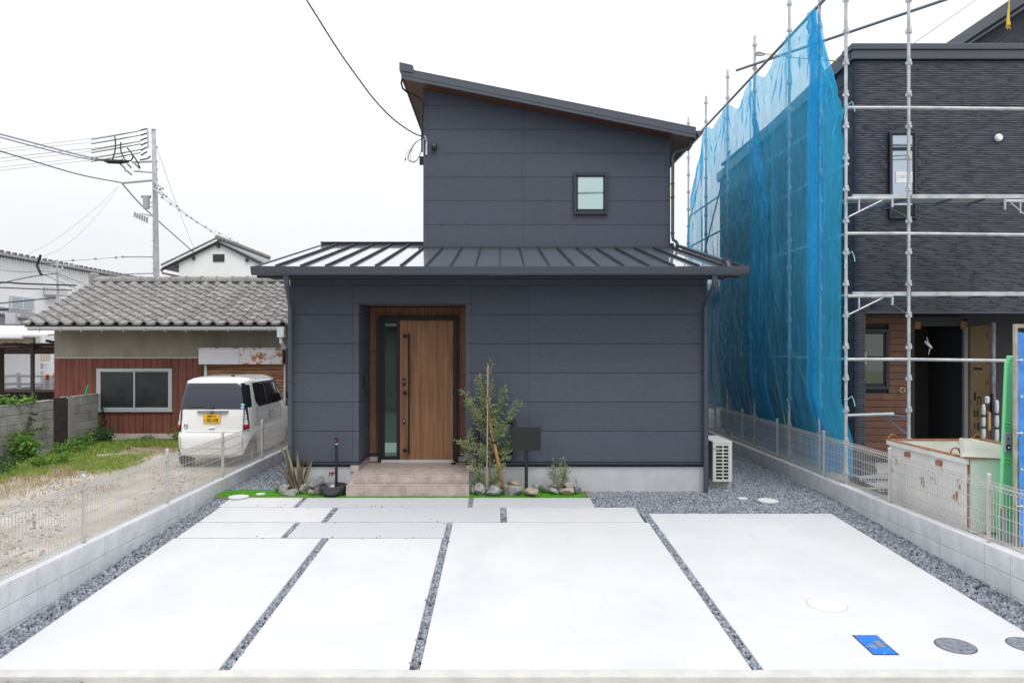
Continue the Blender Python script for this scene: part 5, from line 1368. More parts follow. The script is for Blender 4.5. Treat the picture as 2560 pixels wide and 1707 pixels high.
grass('grass_patch','yellow-green grass island in the middle of the dirt lot',multi((ell(-8.15,15.6,.75,1.0),.6),(ell(-7.7,14.9,.6,.6),.2),(ell(-8.9,14.3,.5,.5),.2)),6000,.03,.10,m_grass,2)
grass('dry_grass','straw-coloured dry grass scattered on the dirt lot',multi((ell(-8.6,13.6,.9,2.0),.35),(ell(-8.1,15.3,1.0,1.5),.2),(ell(-8.6,17.6,1.6,.7),.25),(ell(-7.2,13.0,1.2,1.6),.08)),9000,.025,.09,m_dry,3)
grass('weed_carpet','low weeds between the old block wall and the dirt track',multi((ell(-9.4,14.0,.55,1.8),.6),(ell(-9.0,12.2,.6,1.1),.4)),6500,.04,.14,m_grass,4)
def bush(label,cx,cy,rx,ry,h,n,mat,ls,name='weed_bush',cat='weed',stems=14,z0=.12):
    t=thing(name,label,cat,group='weeds growing on the left lot')
    a=MB(); tips=[]
    for i in range(stems):
        an=rt.uniform(0,6.28); q=rt.uniform(.2,1); tip=Vector((cx+rx*q*math.cos(an),cy+ry*q*math.sin(an),z0+h*rt.uniform(.55,1.05)*(1-.3*q))); st=Vector((cx+rx*.4*q*math.cos(an),cy+ry*.4*q*math.sin(an),z0-.02))
        a.tube([st,st.lerp(tip,.5)+Vector((0,0,.04)),tip],[.006,.004,.002],4); tips.append((st,tip))
    a.build('stem',M('green_stem',(.10,.13,.04)),t)
    lp=[];ld=[]
    for i in range(n):
        st,tip=rt.choice(tips); u=rt.uniform(.15,1.05); p=st.lerp(tip,u); lp.append((p.x+rt.gauss(0,.05),p.y+rt.gauss(0,.05),max(z0+.01,p.z+rt.gauss(0,.035)))); ld.append((rt.gauss(0,1),rt.gauss(0,1),rt.gauss(.2,.5)))
    tag(scatter('foliage',[lq],np.array(lp),rng.uniform(ls*.6,ls*1.2,len(lp)),mat,t,R=frames(np.array(ld),.3)),kind='stuff'); return t
bush('broad-leaved green weed against the old block wall',-9.78,15.55,.25,.45,.72,420,m_leafy,.13)
bush('dark green bushy weed left of the workshop window',-9.55,18.3,.45,.35,.50,900,m_leafd,.07)
bush('bright green feathery weed before the short block wall',-9.6,17.5,.4,.3,.42,800,m_leafy,.06)
bush('green weed clump at the foot of the dark gate',-9.45,16.6,.4,.45,.34,900,m_leafy,.06)
bush('dark shrubby weed with tiny pale flowers at the left edge',-9.35,13.9,.5,.9,.45,1500,m_leafd,.06)
bush('low green weed in front of the old block wall',-9.1,15.2,.45,.6,.28,800,m_leafy,.06)
bush('sprawling green weed at the far left of the dirt track',-9.0,12.9,.5,.8,.30,900,m_leafy,.055)
bush('yellow-green weed below the right part of the red boards',-7.75,18.45,.35,.22,.42,500,leafmat('yellow_weed',(.20,.26,.04),.4),.07)
bush('green weed near the van under the shutter corner',-6.95,18.4,.4,.3,.38,600,m_leafy,.07)
bush('small weed tuft at the window end of the boards',-8.7,18.72,.2,.08,.22,160,m_leafd,.06)
bush('lone small dark weed on the dirt near the left edge',-8.35,12.15,.10,.14,.28,200,m_leafd,.045)
def vine(label,pts,n,ls,mat,spread=.08):
    t=thing('wall_vine',label,'vine',group='vines on the old block wall')
    V_=[Vector(p) for p in pts]; a=MB(); a.tube(V_,.006,5); a.build('stem',M('vine_stem',(.12,.12,.05)),t); lp=[];ld=[]
    for i in range(n):
        k_=rt.randrange(len(V_)-1); p=V_[k_].lerp(V_[k_+1],rt.random()); lp.append((p.x+abs(rt.gauss(0,spread*.7)),p.y+rt.gauss(0,spread),p.z+rt.gauss(0,spread*.8))); ld.append((rt.gauss(.5,.6),rt.gauss(0,1),rt.gauss(-.2,.6)))
    tag(scatter('foliage',[(lq[0]*np.array([1.5,1,1]),lq[1])],np.array(lp),rng.uniform(ls*.6,ls*1.2,len(lp)),mat,t,R=frames(np.array(ld),.3)),kind='stuff')
vine('green vine climbing the face of the old block wall',[(-9.96,15.95,.15),(-9.96,15.9,.5),(-9.96,16.0,.8),(-9.95,16.1,1.1)],90,.075,m_leafd,.06)
vine('vine branch spreading right across the old block wall',[(-9.96,15.95,.5),(-9.95,16.3,.68),(-9.95,16.7,.75)],40,.075,m_leafy,.05)
vine('leafy vine hanging over the top of the old block wall at the left edge',[(-10.1,14.6,1.40),(-10.1,15.3,1.42),(-10.08,15.9,1.36),(-10.05,16.4,1.33)],230,.085,m_leafy,.075)
vine('ivy strand on the corner of the red boards',[(-9.93,18.9,.3),(-9.93,18.9,.75),(-9.9,18.9,1.0)],40,.09,m_leafd,.04)
# ------------------------------------------------------------------ neighbour house under construction (right)
NB=thing('unfinished_house','black house under construction with ribbed siding and open porch','house')
NX,NY=5.73,12.3; NB_Y=19.8
m_ns=M('black_split_siding',(.066,.069,.090),rough=.5,isl=.17,spec=.5); m_nbk=M('siding_groove',(.045,.045,.055),rough=.8)
zB,zT=3.065,7.24
ztop=lambda y: 7.24-.043*(y-NY)
a=MB(); a.box(NX+.02,12.5,NY+.02,13.0,zB,7.24); a.box(NX+.02,12.5,13.0,NB_Y-.02,3.10,6.9)
a.prism([(NY+.02,6.9),(NB_Y-.02,6.9),(NB_Y-.02,ztop(NB_Y)),(NY+.02,7.24)],'x',NX+.02,12.5)
a.box(NX+.02,5.90,NY+.02,NB_Y-.02,.4,zB+.02); a.box(5.9,7.05,13.15,NB_Y-.02,.4,3.1); a.box(8.07,12.5,13.15,NB_Y-.02,.4,3.1)
a.box(7.05,8.07,15.6,15.8,.4,3.1); a.box(7.05,8.07,13.15,15.6,2.98,3.1); a.build('wall_core',m_nbk,NB)
rs_=np.random.default_rng(4)
def strips(name,gen):
    """gen yields boxes (x0,x1,y0,y1,z0,z1)"""
    B=np.array(list(gen)); n=len(B)
    V=np.stack([B[:,[0,2,4]],B[:,[1,2,4]],B[:,[1,3,4]],B[:,[0,3,4]],B[:,[0,2,5]],B[:,[1,2,5]],B[:,[1,3,5]],B[:,[0,3,5]]],1).reshape(-1,3)
    f=np.array([(0,3,2,1),(4,5,6,7),(0,1,5,4),(1,2,6,5),(2,3,7,6),(3,0,4,7)])
    Fc=(f[None]+(np.arange(n)*8)[:,None,None]).reshape(-1,4); return tag(fast_mesh(name,V,Fc,m_ns,NB),kind='stuff')
RH=.0305
WIN=(6.285,6.72,4.56,5.96)
def gfront(x0,x1,z0,z1,y,win=None):
    z=z0
    while z<z1-.01:
        x=x0
        while x<x1:
            L=rs_.uniform(.12,.75); xe=min(x+L,x1); d=rs_.uniform(.004,.0075)
            if win and z>win[2]-.03 and z<win[3] and xe>win[0] and x<win[1]:
                if x<win[0]-.02: yield (x+.001,win[0],y-d,y+.03,z,z+RH-.006)
                if xe>win[1]+.02: yield (win[1],xe-.001,y-d,y+.03,z,z+RH-.006)
            else: yield (x+.001,xe-.001,y-d,y+.03,z,z+RH-.006)
            x=xe
        z+=RH
def gside(x,y0,y1,z0,zf,w=.03,coarse=1.):
    z=z0
    while z<zf(y0)-.01:
        y=y0
        while y<y1:
            L=rs_.uniform(.15,.8)*coarse; ye=min(y+L,y1); d=rs_.uniform(.004,.0075)
            if z+RH<zf(ye): yield (x-d,x+w,y+.001,ye-.001,z,z+RH-.006)
            y=ye
        z+=RH
strips('front_siding',gfront(NX,11.5,zB,7.13,NY,WIN)); strips('side_siding',gside(NX,NY+.03,NB_Y,.5,lambda y:ztop(y)-.1)); strips('pillar_siding',gfront(NX,5.915,.5,zB,NY))
strips('pillar_return',gside(5.915,NY,13.1,.5,lambda y:zB,w=-.03))
# roof trims
a=MB(); a.box(NX-.04,12.6,NY-.05,NY+.05,7.135,7.275); a.build('fascia',m_gut,NB,bevel=.004)
a=MB(); a.box(NX-.07,12.6,NY-.08,NY+.3,7.278,7.375); a.build('roof_cap',m_gut,NB,bevel=.008)
a=MB(); a.hexa([(NX-.05,NY+.05,7.13),(NX+.02,NY+.05,7.13),(NX+.02,NB_Y+.1,ztop(NB_Y)-.12),(NX-.05,NB_Y+.1,ztop(NB_Y)-.12),(NX-.05,NY+.05,7.37),(NX+.02,NY+.05,7.37),(NX+.02,NB_Y+.1,ztop(NB_Y)+.10),(NX-.05,NB_Y+.1,ztop(NB_Y)+.10)]); a.build('side_fascia',m_gut,NB)
a=MB(); a.box(NX+.03,12.5,NY+.2,NB_Y,7.2,7.26); a.build('flat_roof',m_dark,NB)
# upper rear volume
a=MB(); a.box(9.02,13.5,12.95,20,7.27,8.38); a.build('upper_core',m_nbk,NB)
strips('upper_siding',gside(9.0,12.95,17.5,7.28,lambda y:8.30))
a=MB(); a.box(8.90,13.8,12.80,20,8.42,8.48); a.build('upper_roof',m_gut,NB); a=MB(); a.box(8.86,8.92,12.80,20,8.30,8.52); a.build('upper_fascia',m_gut,NB); a=MB(); a.box(8.94,9.02,12.9,20,8.26,8.40); a.build('upper_soffit',M('white_soffit',(.55,.56,.58)),NB)
# lintel over the porch
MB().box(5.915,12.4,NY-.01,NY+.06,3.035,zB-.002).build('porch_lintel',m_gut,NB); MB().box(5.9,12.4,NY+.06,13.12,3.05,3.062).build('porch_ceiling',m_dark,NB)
# upper window
m_ng=glass('sky_window_glass',(.20,.26,.32),(.80,.88,.97),.45)
w=window('upper_window',NB,6.285,6.72,4.56,5.96,NY,.035,m_ng)
MB().box(6.32,6.69,NY-.05,NY-.03,5.665,5.71).build('mid_rail',m_blackm,w); MB().box(6.32,6.69,NY-.03,NY-.024,4.63,4.78).build('low_shade',m_blackm,w)
m_pap=M('white_paper',(.75,.78,.80),rough=.6); m_ptx=M('paper_print',(.45,.52,.58),rough=.6)
MB().box(6.395,6.66,NY-.031,NY-.026,5.14,5.32).build('paper_sticker',m_pap,w); text('TOSTEM',.062,(6.525,NY-.034,5.235),m_ptx,w,ext=.0005)
# white round vent cap
a=MB(); c=P(2498,344,NY-.03); a.tube([c+Vector((0,.05,0)),c,c-Vector((0,.025,0))],[.062,.062,.045],20); a.build('round_vent',M('vent_white',(.85,.85,.85),rough=.3),NB)
# porch planks
m_pl=M('brown_siding_plank',(.155,.072,.045),rough=.65,col2=(.235,.115,.075),vs=9,stretch=(.35,1,6),rnd=.12,bump=.1,bs=60)
pw_=part('porch_wall',NB); PY=13.12
z=.62; row=0; rr=random.Random(8)
MB().box(5.92,7.05,PY-.012,PY+.02,.50,.615).build('base_trim',m_blackm,pw_)
while z<3.04:
    z1=min(z+.1195,3.045); xs2=[5.915]; xc=5.915+rr.uniform(.25,.9)
    if row%2==0: xs2.append(xc)
    xs2.append(7.075)
    for x0,x1 in zip(xs2,xs2[1:]):
        segs=[(x0,x1)]
        if z1>1.79 and z<2.78:   # window opening 5.95..6.70
            segs=[(max(x0,6.70),x1)] if x1>6.70 else []
        for s0,s1 in segs:
            if s1-s0>.02: MB().box(s0+.003,s1-.003,PY-.014,PY+.01,z+.004,z1-.004).build('plank',m_pl,pw_,bevel=.002)
    z=z1; row+=1
w=window('porch_window',NB,5.93,6.70,1.76,2.80,PY,.06,glass('porch_glass',(.07,.075,.03),(.6,.68,.7),.12)); MB().box(6.02,6.31,PY-.03,PY-.024,2.19,2.41).build('paper_sticker',m_pap,w); text('TOSTEM',.055,(6.17,PY-.033,2.33),mblk,w,ext=.0005)
# door opening
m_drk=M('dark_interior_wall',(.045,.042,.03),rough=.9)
a=MB(); a.box(7.055,7.14,PY-.03,PY+.06,.5,3.02); a.build('door_jamb',m_blackm,NB); MB().box(7.14,8.0,PY-.03,PY+.06,2.85,3.02).build('door_head',m_blackm,NB)
MB().box(8.0,8.06,PY-.03,PY+.04,.5,2.84).build('door_jamb',M('grey_jamb',(.30,.30,.31),rough=.5),NB)
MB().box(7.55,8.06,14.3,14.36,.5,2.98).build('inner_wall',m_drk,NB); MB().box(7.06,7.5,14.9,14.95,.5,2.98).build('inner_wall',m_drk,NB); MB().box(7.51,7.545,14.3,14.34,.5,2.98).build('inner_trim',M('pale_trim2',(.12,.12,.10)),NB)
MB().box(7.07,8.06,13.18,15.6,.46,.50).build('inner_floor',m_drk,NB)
for x in (7.14,7.93): MB().box(x,x+.10,PY-.04,PY-.03,2.80,2.93).build('corner_guard',M('brown_card',(.30,.13,.03)),NB)
# porch slab
mb=MB(); mb.box(5.75,12.4,12.0,13.15,.30,.50); mb.build('porch_slab',m_found,NB,bevel=.004)
# cardboard covered door, wrapped post
m_card=M('cardboard',(.36,.235,.125),rough=.85,var=.08,vs=5)
CD=thing('cardboard_sheet','brown printed cardboard covering the open front door of the unfinished house','cardboard')
cy0,cy1=13.06,12.72
a=MB(); a.hexa([(8.08,cy0,.52),(8.21,cy1,.52),(8.23,cy1+.03,.52),(8.10,cy0+.03,.52),(8.08,cy0,2.84),(8.21,cy1,2.86),(8.23,cy1+.03,2.86),(8.10,cy0+.03,2.84)]); a.build('sheet',m_card,CD)
ang=math.atan2(cy1-cy0,.13)
def cpt(u,z,off=-.006): return Vector((8.08+.13*u,cy0+(cy1-cy0)*u,z))+Vector((math.sin(ang),-math.cos(ang),0))*(.004)
def cmark(u0,u1,z0,z1,m=mblk,name='print'):
    p=[cpt(u0,z0),cpt(u1,z0),cpt(u1,z1),cpt(u0,z1)]; d=Vector((math.sin(ang),-math.cos(ang),0))*.003
    a=MB(); a.hexa([p[0],p[1],p[1]+d,p[0]+d,p[3],p[2],p[2]+d,p[3]+d]); a.build(name,m,CD)
m_cpr=M('cardboard_print',(.05,.04,.03),rough=.8); m_tp=M('brown_tape',(.27,.15,.06),rough=.5)
for u0,u1,z0,z1 in ((.18,.62,2.10,2.14),(.20,.30,1.58,1.72),(.36,.56,1.62,1.65),(.36,.40,1.50,1.62),(.52,.56,1.50,1.62),(.20,.27,1.30,1.42),(.34,.42,1.30,1.42),(.22,.26,1.10,1.2),(.36,.46,1.08,1.2),(.2,.24,.95,1.02),(.28,.32,.95,1.02),(.36,.6,.95,.97),(.36,.6,.90,.92),(.2,.62,.80,.815),(.2,.58,.76,.775),(.2,.62,.70,.715)): cmark(u0,u1,z0,z1,m_cpr)
for u0,u1,z0,z1 in ((.78,.90,2.62,2.75),(.02,.10,2.0,2.08),(.02,.10,1.5,1.58),(.78,.95,1.85,1.92),(.02,.10,1.0,1.08),(.8,.95,1.45,1.52),(.80,.95,2.2,2.28)): cmark(u0,u1,z0,z1,m_tp,'tape')
WP=thing('wrapped_post','porch post wrapped in crinkled clear plastic with white foam pads','post')
m_wrap=M('grey_plastic_wrap',(.22,.22,.25),rough=.25,coat=.5,col2=(.09,.09,.11),vs=14,bump=1,bs=14,stretch=(1,1,.5))
overlay(m_wrap,(.62,.63,.68),scale=18,lo=.60,hi=.66,stretch=(2,2,.35),amount=.9)
a=MB(); n=30
for k_ in range(n+1):
    z=.52+2.38*k_/n
    for j in range(10): an=2*math.pi*j/10; r0=.038*(1+.12*noise.noise(Vector((math.cos(an)*2,math.sin(an)*2,z*6)))); a.v.append((8.175+r0*math.cos(an),12.60+r0*math.sin(an),z))
for k_ in range(n):
    for j in range(10): a.f.append((k_*10+j,k_*10+(j+1)%10,(k_+1)*10+(j+1)%10,(k_+1)*10+j)); a.mi.append(0)
a.build('wrapping',m_wrap,WP,smooth=True)
m_foam=M('white_foam',(.55,.57,.62),rough=.6)
for x,z0,z1 in ((7.95,.98,1.55),(8.17,.93,1.62)):
    k_=(z1-z0)/3
    for i in range(3): a=MB(); a.tube([(x,12.5,z0+i*k_),(x,12.5,z0+i*k_+.03),(x,12.5,z0+(i+.5)*k_),(x,12.5,z0+(i+1)*k_-.03),(x,12.5,z0+(i+1)*k_)],[.018,.030,.034,.030,.018],10); a.build('foam_pad',m_foam,WP,smooth=True)
    for i in (1,2): MB().tube([(x,12.5,z0+i*k_-.01),(x,12.5,z0+i*k_+.01)],.036,10).build('pad_tie',m_blackm,WP)
MB().box(7.99,8.07,12.50,12.56,1.56,1.68).build('foam_pad',m_foam,WP,bevel=.02); MB().box(7.99,8.06,12.50,12.56,.86,.97).build('foam_pad',m_foam,WP,bevel=.02)
MB().box(8.02,8.07,12.48,12.55,1.12,1.42).build('cardboard_pad',m_card,WP,bevel=.01); MB().box(8.09,8.12,12.50,12.55,1.42,1.72).build('black_label',m_blackm,WP)
# shiny hanging tag in the doorway
t=thing('plastic_knot','knotted white plastic strip hanging in the dark doorway','plastic strip')
a=MB(); a.tube([P(2316,842,12.9),P(2319,850,12.9),P(2320,856,12.88)],[.006,.009,.008],6); a.tube([P(2312,853,12.88),P(2320,860,12.86),P(2328,868,12.88),P(2330,871,12.9)],[.02,.026,.018,.006],8); a.tube([P(2324,871,12.9),P(2323,880,12.9),P(2321,887,12.9)],[.009,.008,.004],6); a.build('strip',M('shiny_white',(.9,.9,.9),rough=.2),t,smooth=True)
a=MB(); c=P(2255,975,13.08); n=14; a.tube([c+Vector((math.cos(i/n*6.28)*.045,-.01,math.sin(i/n*6.28)*.045)) for i in range(n+1)],.006,5)
a.tube([c+Vector((math.cos(i/n*6.28)*.038+.006,-.02,math.sin(i/n*6.28)*.042)) for i in range(n+1)],.005,5); tag(a.build('wire_ring',M('cream_cable',(.62,.52,.38))),'small cream coil of cable on the brown plank wall','cable coil')

# ------------------------------------------------------------------ scaffold
SF=thing('scaffold','grey steel tube scaffold around the unfinished house','scaffold')
SX=5.12
def standard(x,y,ztop,name='standard',z0=.42,ph=.02):
    p=part(name,SF); a=MB(); a.tube([(x,y,z0),(x,y,ztop)],.0243,12); smooth_angle(a.build('tube',m_galv,p),50)
    z=z0+.18+ph; cm=MB(); 
    cm.box(-.046,.046,-.014,.014,-.022,.022); cm.box(-.014,.014,-.046,.046,-.022,.022); cm.box(-.024,.030,-.028,.024,.022,.060)
    proto=None
    while z<ztop-.1:
        if proto is None: proto=cm.build('pocket',m_galv,p,bevel=.003); o=proto
        else: o=inst(proto,p,(0,0,0))
        o.location=(x,y,z); z+=.4665
    MB().tube([(x,y,z0-.02),(x,y,z0+.02)],.05,12).build('base_plate',m_galv2,p)
    return p
sy=[11.25,12.17,13.45,15.28,17.1,18.9,20.65]
zt_=[10.2,9.6,9.4,8.74,8.72,8.72,8.72]
for y,z in zip(sy,zt_): standard(SX,y,z)
standard(6.05,11.25,10.2)
standard(7.87,11.25,3.2)
def ltube(p0,p1,r_=.0243,name='ledger',m=m_galv): a=MB(); a.tube([p0,p1],r_,10); return smooth_angle(a.build(name,m,SF),50)
zl=[HC+v for v in (3.53,1.67,-.19)]
for z in zl:
    ltube((SX,11.25,z),(6.05,11.25,z)); ltube((6.05,11.25,z),(7.87 if z>3 else 7.6,11.25,z-.02))
for z in (HC+3.53,HC+1.67,HC-.19,HC+5.0-2.3,):
    for a_,b_ in zip(sy,sy[1:]): ltube((SX+.03,a_,z),(SX+.03,b_,z),.021)
ltube((SX,10.6,HC+5.47),(SX,20.9,HC+5.47),.026,'top_rail',m_galv2)
p0=Vector((4.85,15.6,HC+5.66)); p1=Vector((7.55,12.05,HC+5.66)); a=MB(); a.tube([p0,p1+(p1-p0)*.25],.026,10); a.build('corner_tube',m_galv2,SF)
for a_,b_ in ((0,2),(2,3),(3,4),(4,5),(5,6)): ltube((SX+.05,sy[a_],.5),(SX+.05,sy[b_],3.9 if a_ else 2.4),.017,'brace',m_galv2)
ltube((SX+.05,20.65,3.5),(SX+.05,17.1,6.9),.017,'brace',m_galv2)
# inner row standards along house for the platforms
for z in (HC+2.20,HC+.76,HC-1.0):
    # platforms along front
    pf=part('platform',SF)
    yb0,yb1=(11.28,11.68)
    if z>HC-.5:
        for i in range(4):
            x0,x1=(SX+.35,6.05) if 0 else (5.25,6.0)
            MB().box(5.22,6.02,yb0+i*.105,yb0+i*.105+.09,z+.0,z+.035).build('deck_plank',m_galv,pf)
            MB().box(6.09,7.9,yb0+i*.105,yb0+i*.105+.09,z+.0,z+.035).build('deck_plank',m_galv,pf)
        MB().box(6.09,7.9,yb0-.03,yb0-.01,z-.01,z+.05).build('deck_edge',m_galv,pf); MB().box(5.22,6.02,yb0-.03,yb0-.01,z-.01,z+.05).build('deck_edge',m_galv,pf)
    for i in range(3 if z>HC-.5 else 0): MB().box(6.7+i*.5,6.73+i*.5,yb0,yb0+.42,z-.03,z-.002).build('deck_rib',m_galv2,pf)
def bracket(x,y,z,L,s=1):
    b=part('bracket',SF); a=MB(); a.tube([(x,y,z),(x+s*L,y,z)],.022,8); a.build('arm',m_galv,b); MB().tube([(x+s*.02,y,z-.27),(x+s*L*.8,y,z-.02)],.011,6).build('strut',m_galv,b); MB().box(x+s*.17-.01,x+s*.17+.01,y-.01,y+.01,z-.18,z).build('upright',m_galv,b); MB().box(x+s*L-.012,x+s*L+.012,y-.015,y+.015,z-.13,z+.03).build('hook',m_galv,b)
bracket(SX,11.2,HC+2.18,.66); bracket(SX,11.2,HC+.74,.66); 
for z in (HC+2.18,HC+.74,HC-1.05): # arm in depth from the second standard
    b=part('bracket',SF); MB().tube([(6.05,11.25,z),(5.85,11.95,z)],.022,8).build('arm',m_galv2,b); MB().tube([(6.05,11.25,z-.27),(5.92,11.7,z-.02)],.011,6).build('strut',m_galv2,b)
ltube((SX,11.25,HC-1.02),(5.85,11.3,HC-1.0),.022,'low_rail')
bracket(7.87,11.25,HC+2.15,.4,-1)
# tied bits of blue cord and straps
ST=thing('yellow_strap','frayed yellow strap hanging in the sky at the upper right','strap')
a=MB(); a.tube([P(2524,-10,11.4),P(2522,20,11.4),P(2520,50,11.4),P(2521,64,11.4)],[.004,.012,.022,.030],6); a.build('strap',M('yellow_web',(.70,.48,.05),rough=.8),ST)
for i in range(4): MB().tube([P(2521,60,11.4),P(2514+i*4,70+i%2*4,11.4)],.006,4).build('fray',M('yellow_fray',(.80,.45,.03)),ST)
t=tag(MB().tube([P(2280,112,11.3),P(2440,0,11.3),P(2500,-42,11.3)],.006,5).build('rope',m_galv2),'thin grey rope rising right from the second scaffold post','rope')
t=thing('ratchet_strap','yellow cord with a steel hook across the scaffold top','strap')
MB().tube([P(1912,135,15.2),P(1932,137,15.0),P(1990,145,14.2),P(2092,153,12.6)],.012,5).build('cord',M('yellow_cord',(.65,.45,.06)),t)
a=MB(); a.tube([P(1890,133,15.25),P(1900,131,15.2),P(1912,136,15.2)],.03,6); a.tube([P(1890,138,15.25),P(1902,139,15.2),P(1912,136,15.2)],.02,6); a.build('hook',m_galv,t)
tw=thing('cord_ties','pale blue cords tying the net to the near scaffold post','cord')
mc=M('pale_blue_cord',(.35,.62,.72),rough=.7)
for i,z in enumerate((6.05,5.35,4.6,3.85,3.25,2.45,1.72,.98)):
    a=MB(); a.tube([(SX-.05,11.2,z),(SX-.02,11.2,z+.01),(SX+.0,11.21,z-.02),(SX-.03,11.2,z-.12-.05*(i%3)),(SX-.045,11.2,z-.2)],.006,4)
    if i%3==0: a.tube([(SX,11.2,z),(SX+.06,11.18,z+.05),(SX+.09,11.18,z-.03),(SX+.1,11.18,z-.1)],.007,4)
    a.build('tie',mc,tw)

# ------------------------------------------------------------------ blue debris net
def netmat(name,col,tr,tint):
    m,n,l,b=nodes(name); g=n.new('ShaderNodeNewGeometry')
    df=n.new('ShaderNodeBsdfDiffuse'); df.inputs[0].default_value=col+(1,); tl=n.new('ShaderNodeBsdfTranslucent'); tl.inputs[0].default_value=col+(1,)
    bz=n.new('ShaderNodeTexNoise'); bz.inputs['Scale'].default_value=5; bz.inputs['Detail'].default_value=8; bz.inputs['Distortion'].default_value=1.2
    bm=n.new('ShaderNodeMapping'); bm.inputs['Scale'].default_value=(1,1.6,.5); l.new(g.outputs['Position'],bm.inputs[0]); l.new(bm.outputs[0],bz.inputs['Vector'])
    bp=n.new('ShaderNodeBump'); bp.inputs['Distance'].default_value=.12; bp.inputs['Strength'].default_value=1; l.new(bz.outputs[0],bp.inputs['Height'])
    l.new(bp.outputs[0],df.inputs['Normal']); l.new(bp.outputs[0],tl.inputs['Normal'])
    m1=n.new('ShaderNodeMixShader'); m1.inputs[0].default_value=.45; l.new(df.outputs[0],m1.inputs[1]); l.new(tl.outputs[0],m1.inputs[2])
    tp=n.new('ShaderNodeBsdfTransparent'); tp.inputs[0].default_value=tint+(1,)
    nz=n.new('ShaderNodeTexNoise'); nz.inputs['Scale'].default_value=2.2; nz.inputs['Detail'].default_value=7; mp=n.new('ShaderNodeMapping'); mp.inputs['Scale'].default_value=(1,2.2,.45)
    l.new(g.outputs['Position'],mp.inputs[0]); l.new(mp.outputs[0],nz.inputs['Vector'])
    mr=n.new('ShaderNodeMapRange'); mr.inputs['From Min'].default_value=.3; mr.inputs['From Max'].default_value=.7; mr.inputs['To Min'].default_value=tr+.07; mr.inputs['To Max'].default_value=tr-.10
    l.new(nz.outputs[0],mr.inputs[0])
    m2=n.new('ShaderNodeMixShader'); l.new(mr.outputs[0],m2.inputs[0]); l.new(m1.outputs[0],m2.inputs[1]); l.new(tp.outputs[0],m2.inputs[2])
    l.new(m2.outputs[0],n['Material Output'].inputs[0]); return m
m_net=netmat('blue_net',(.10,.62,1.0),.44,(.84,.96,1.0)); m_net2=netmat('double_blue_net',(.07,.60,1.0),.32,(.74,.93,1.0))
NT=thing('debris_net','translucent blue debris net hanging from the scaffold top rail','safety net')
ZR=HC+5.47
def sheet(y0,y1,seed,x_in=.0,ztl=None,ztr=None,zb=.50,nu=44,nv=90,mat=None,amp=.028,sag=.22,pull=0.):
    """net cloth between two posts; ztl/ztr = top height at near / far end"""
    V=[];r=random.Random(seed); phs=[r.uniform(0,6.28) for _ in range(6)]; ks=[r.uniform(5,9),r.uniform(11,17),r.uniform(19,28)]
    ztl=ZR if ztl is None else ztl; ztr=ZR if ztr is None else ztr
    for j in range(nv+1):
        v=j/nv
        for i in range(nu+1):
            u=i/nu; y=y0+(y1-y0)*u
            top=ztl*(1-u)+ztr*u - sag*(4*u*(1-u))**.8*(1+.3*math.sin(u*9+seed))
            z=top-(top-zb)*v
            drop=(top-z)
            edge=min(1,u*8)*min(1,(1-u)*8)
            A=amp*(.3+min(1.2,drop*.6))*edge
            yy=y+.12*noise.noise(Vector((y*.7,z*.35,seed)))*edge
            fx=A*(.5*math.sin(ks[0]*(y+.05*z)+phs[0])+.35*math.sin(ks[1]*(y-.03*z)+phs[1])+.2*math.sin(ks[2]*(y+.04*z)+phs[2]))
            sh=lambda q:1-2*abs(math.sin(q)); fx+=A*.35*sh(ks[1]*.5*(y+.02*z)+phs[3])+A*.2*sh(ks[2]*.6*(y-.035*z)+phs[5])
            fx+=.06*noise.noise(Vector((y*1.3,z*.5,seed+5)))*edge +   .016*noise.noise(Vector((y*7,z*3.5,seed)))*edge
            # radiating creases at the upper tied corners
            for cu,sgn in ((0,1),(1,-1)):
                d=math.hypot((u-cu)*(y1-y0),drop); an=math.atan2(drop,abs(u-cu)*(y1-y0)+.001)
                fx+=.03*math.sin(an*15+phs[3+cu])*math.exp(-((d-.75)/.6)**2)
            lo=max(0,min(1,(1.7-z)/.6)); V.append((SX+(-.055-x_in-fx)*(1-lo)+(.10-fx*.35-x_in*.4)*lo,yy,z))
    a=MB(); a.v=V
    for j in range(nv):
        for i in range(nu): a.f.append((j*(nu+1)+i,j*(nu+1)+i+1,(j+1)*(nu+1)+i+1,(j+1)*(nu+1)+i)); a.mi.append(0)
    me=bpy.data.meshes.new('net_sheet'); me.from_pydata(a.v,[],a.f); me.materials.append(mat or m_net); me.polygons.foreach_set('use_smooth',[True]*len(me.polygons))
    o=bpy.data.objects.new('net_sheet',me); COL.objects.link(o); o.parent=NT; return o
sheet(12.20,13.45,1,ztr=ZR,sag=.06); sheet(13.47,15.26,2,sag=.24); sheet(15.30,17.08,3,sag=.28,nu=50); sheet(17.12,18.88,4,sag=.26); sheet(18.92,20.6,5,ztl=ZR,ztr=HC+3.0,sag=-.05,zb=.5)
# near sheet: falls from the rail end to the near post
sheet(11.23,12.30,7,ztl=HC+3.56,ztr=ZR+.0,sag=.0,x_in=.02,amp=.03,zb=.55,mat=m_net2)
# overlapping folded strip and free flap
sheet(12.0,12.42,9,ztl=ZR-.15,ztr=ZR,sag=.0,x_in=.05,amp=.03,nu=16,zb=.5,mat=m_net2)
sheet(14.3,15.3,10,sag=.0,x_in=.03,amp=.035,ztl=HC+2.6,ztr=ZR,nu=26,zb=.5); 
a=MB(); q=[P(2044,25,12.2),P(2056,60,12.0),P(2062,110,11.9),P(2075,158,11.8),P(2066,170,11.75),P(2048,115,12.0)]; a.add(q,[(0,1,5),(1,2,5),(2,3,4),(2,4,5)]); a.build('net_flap',m_net,NT)
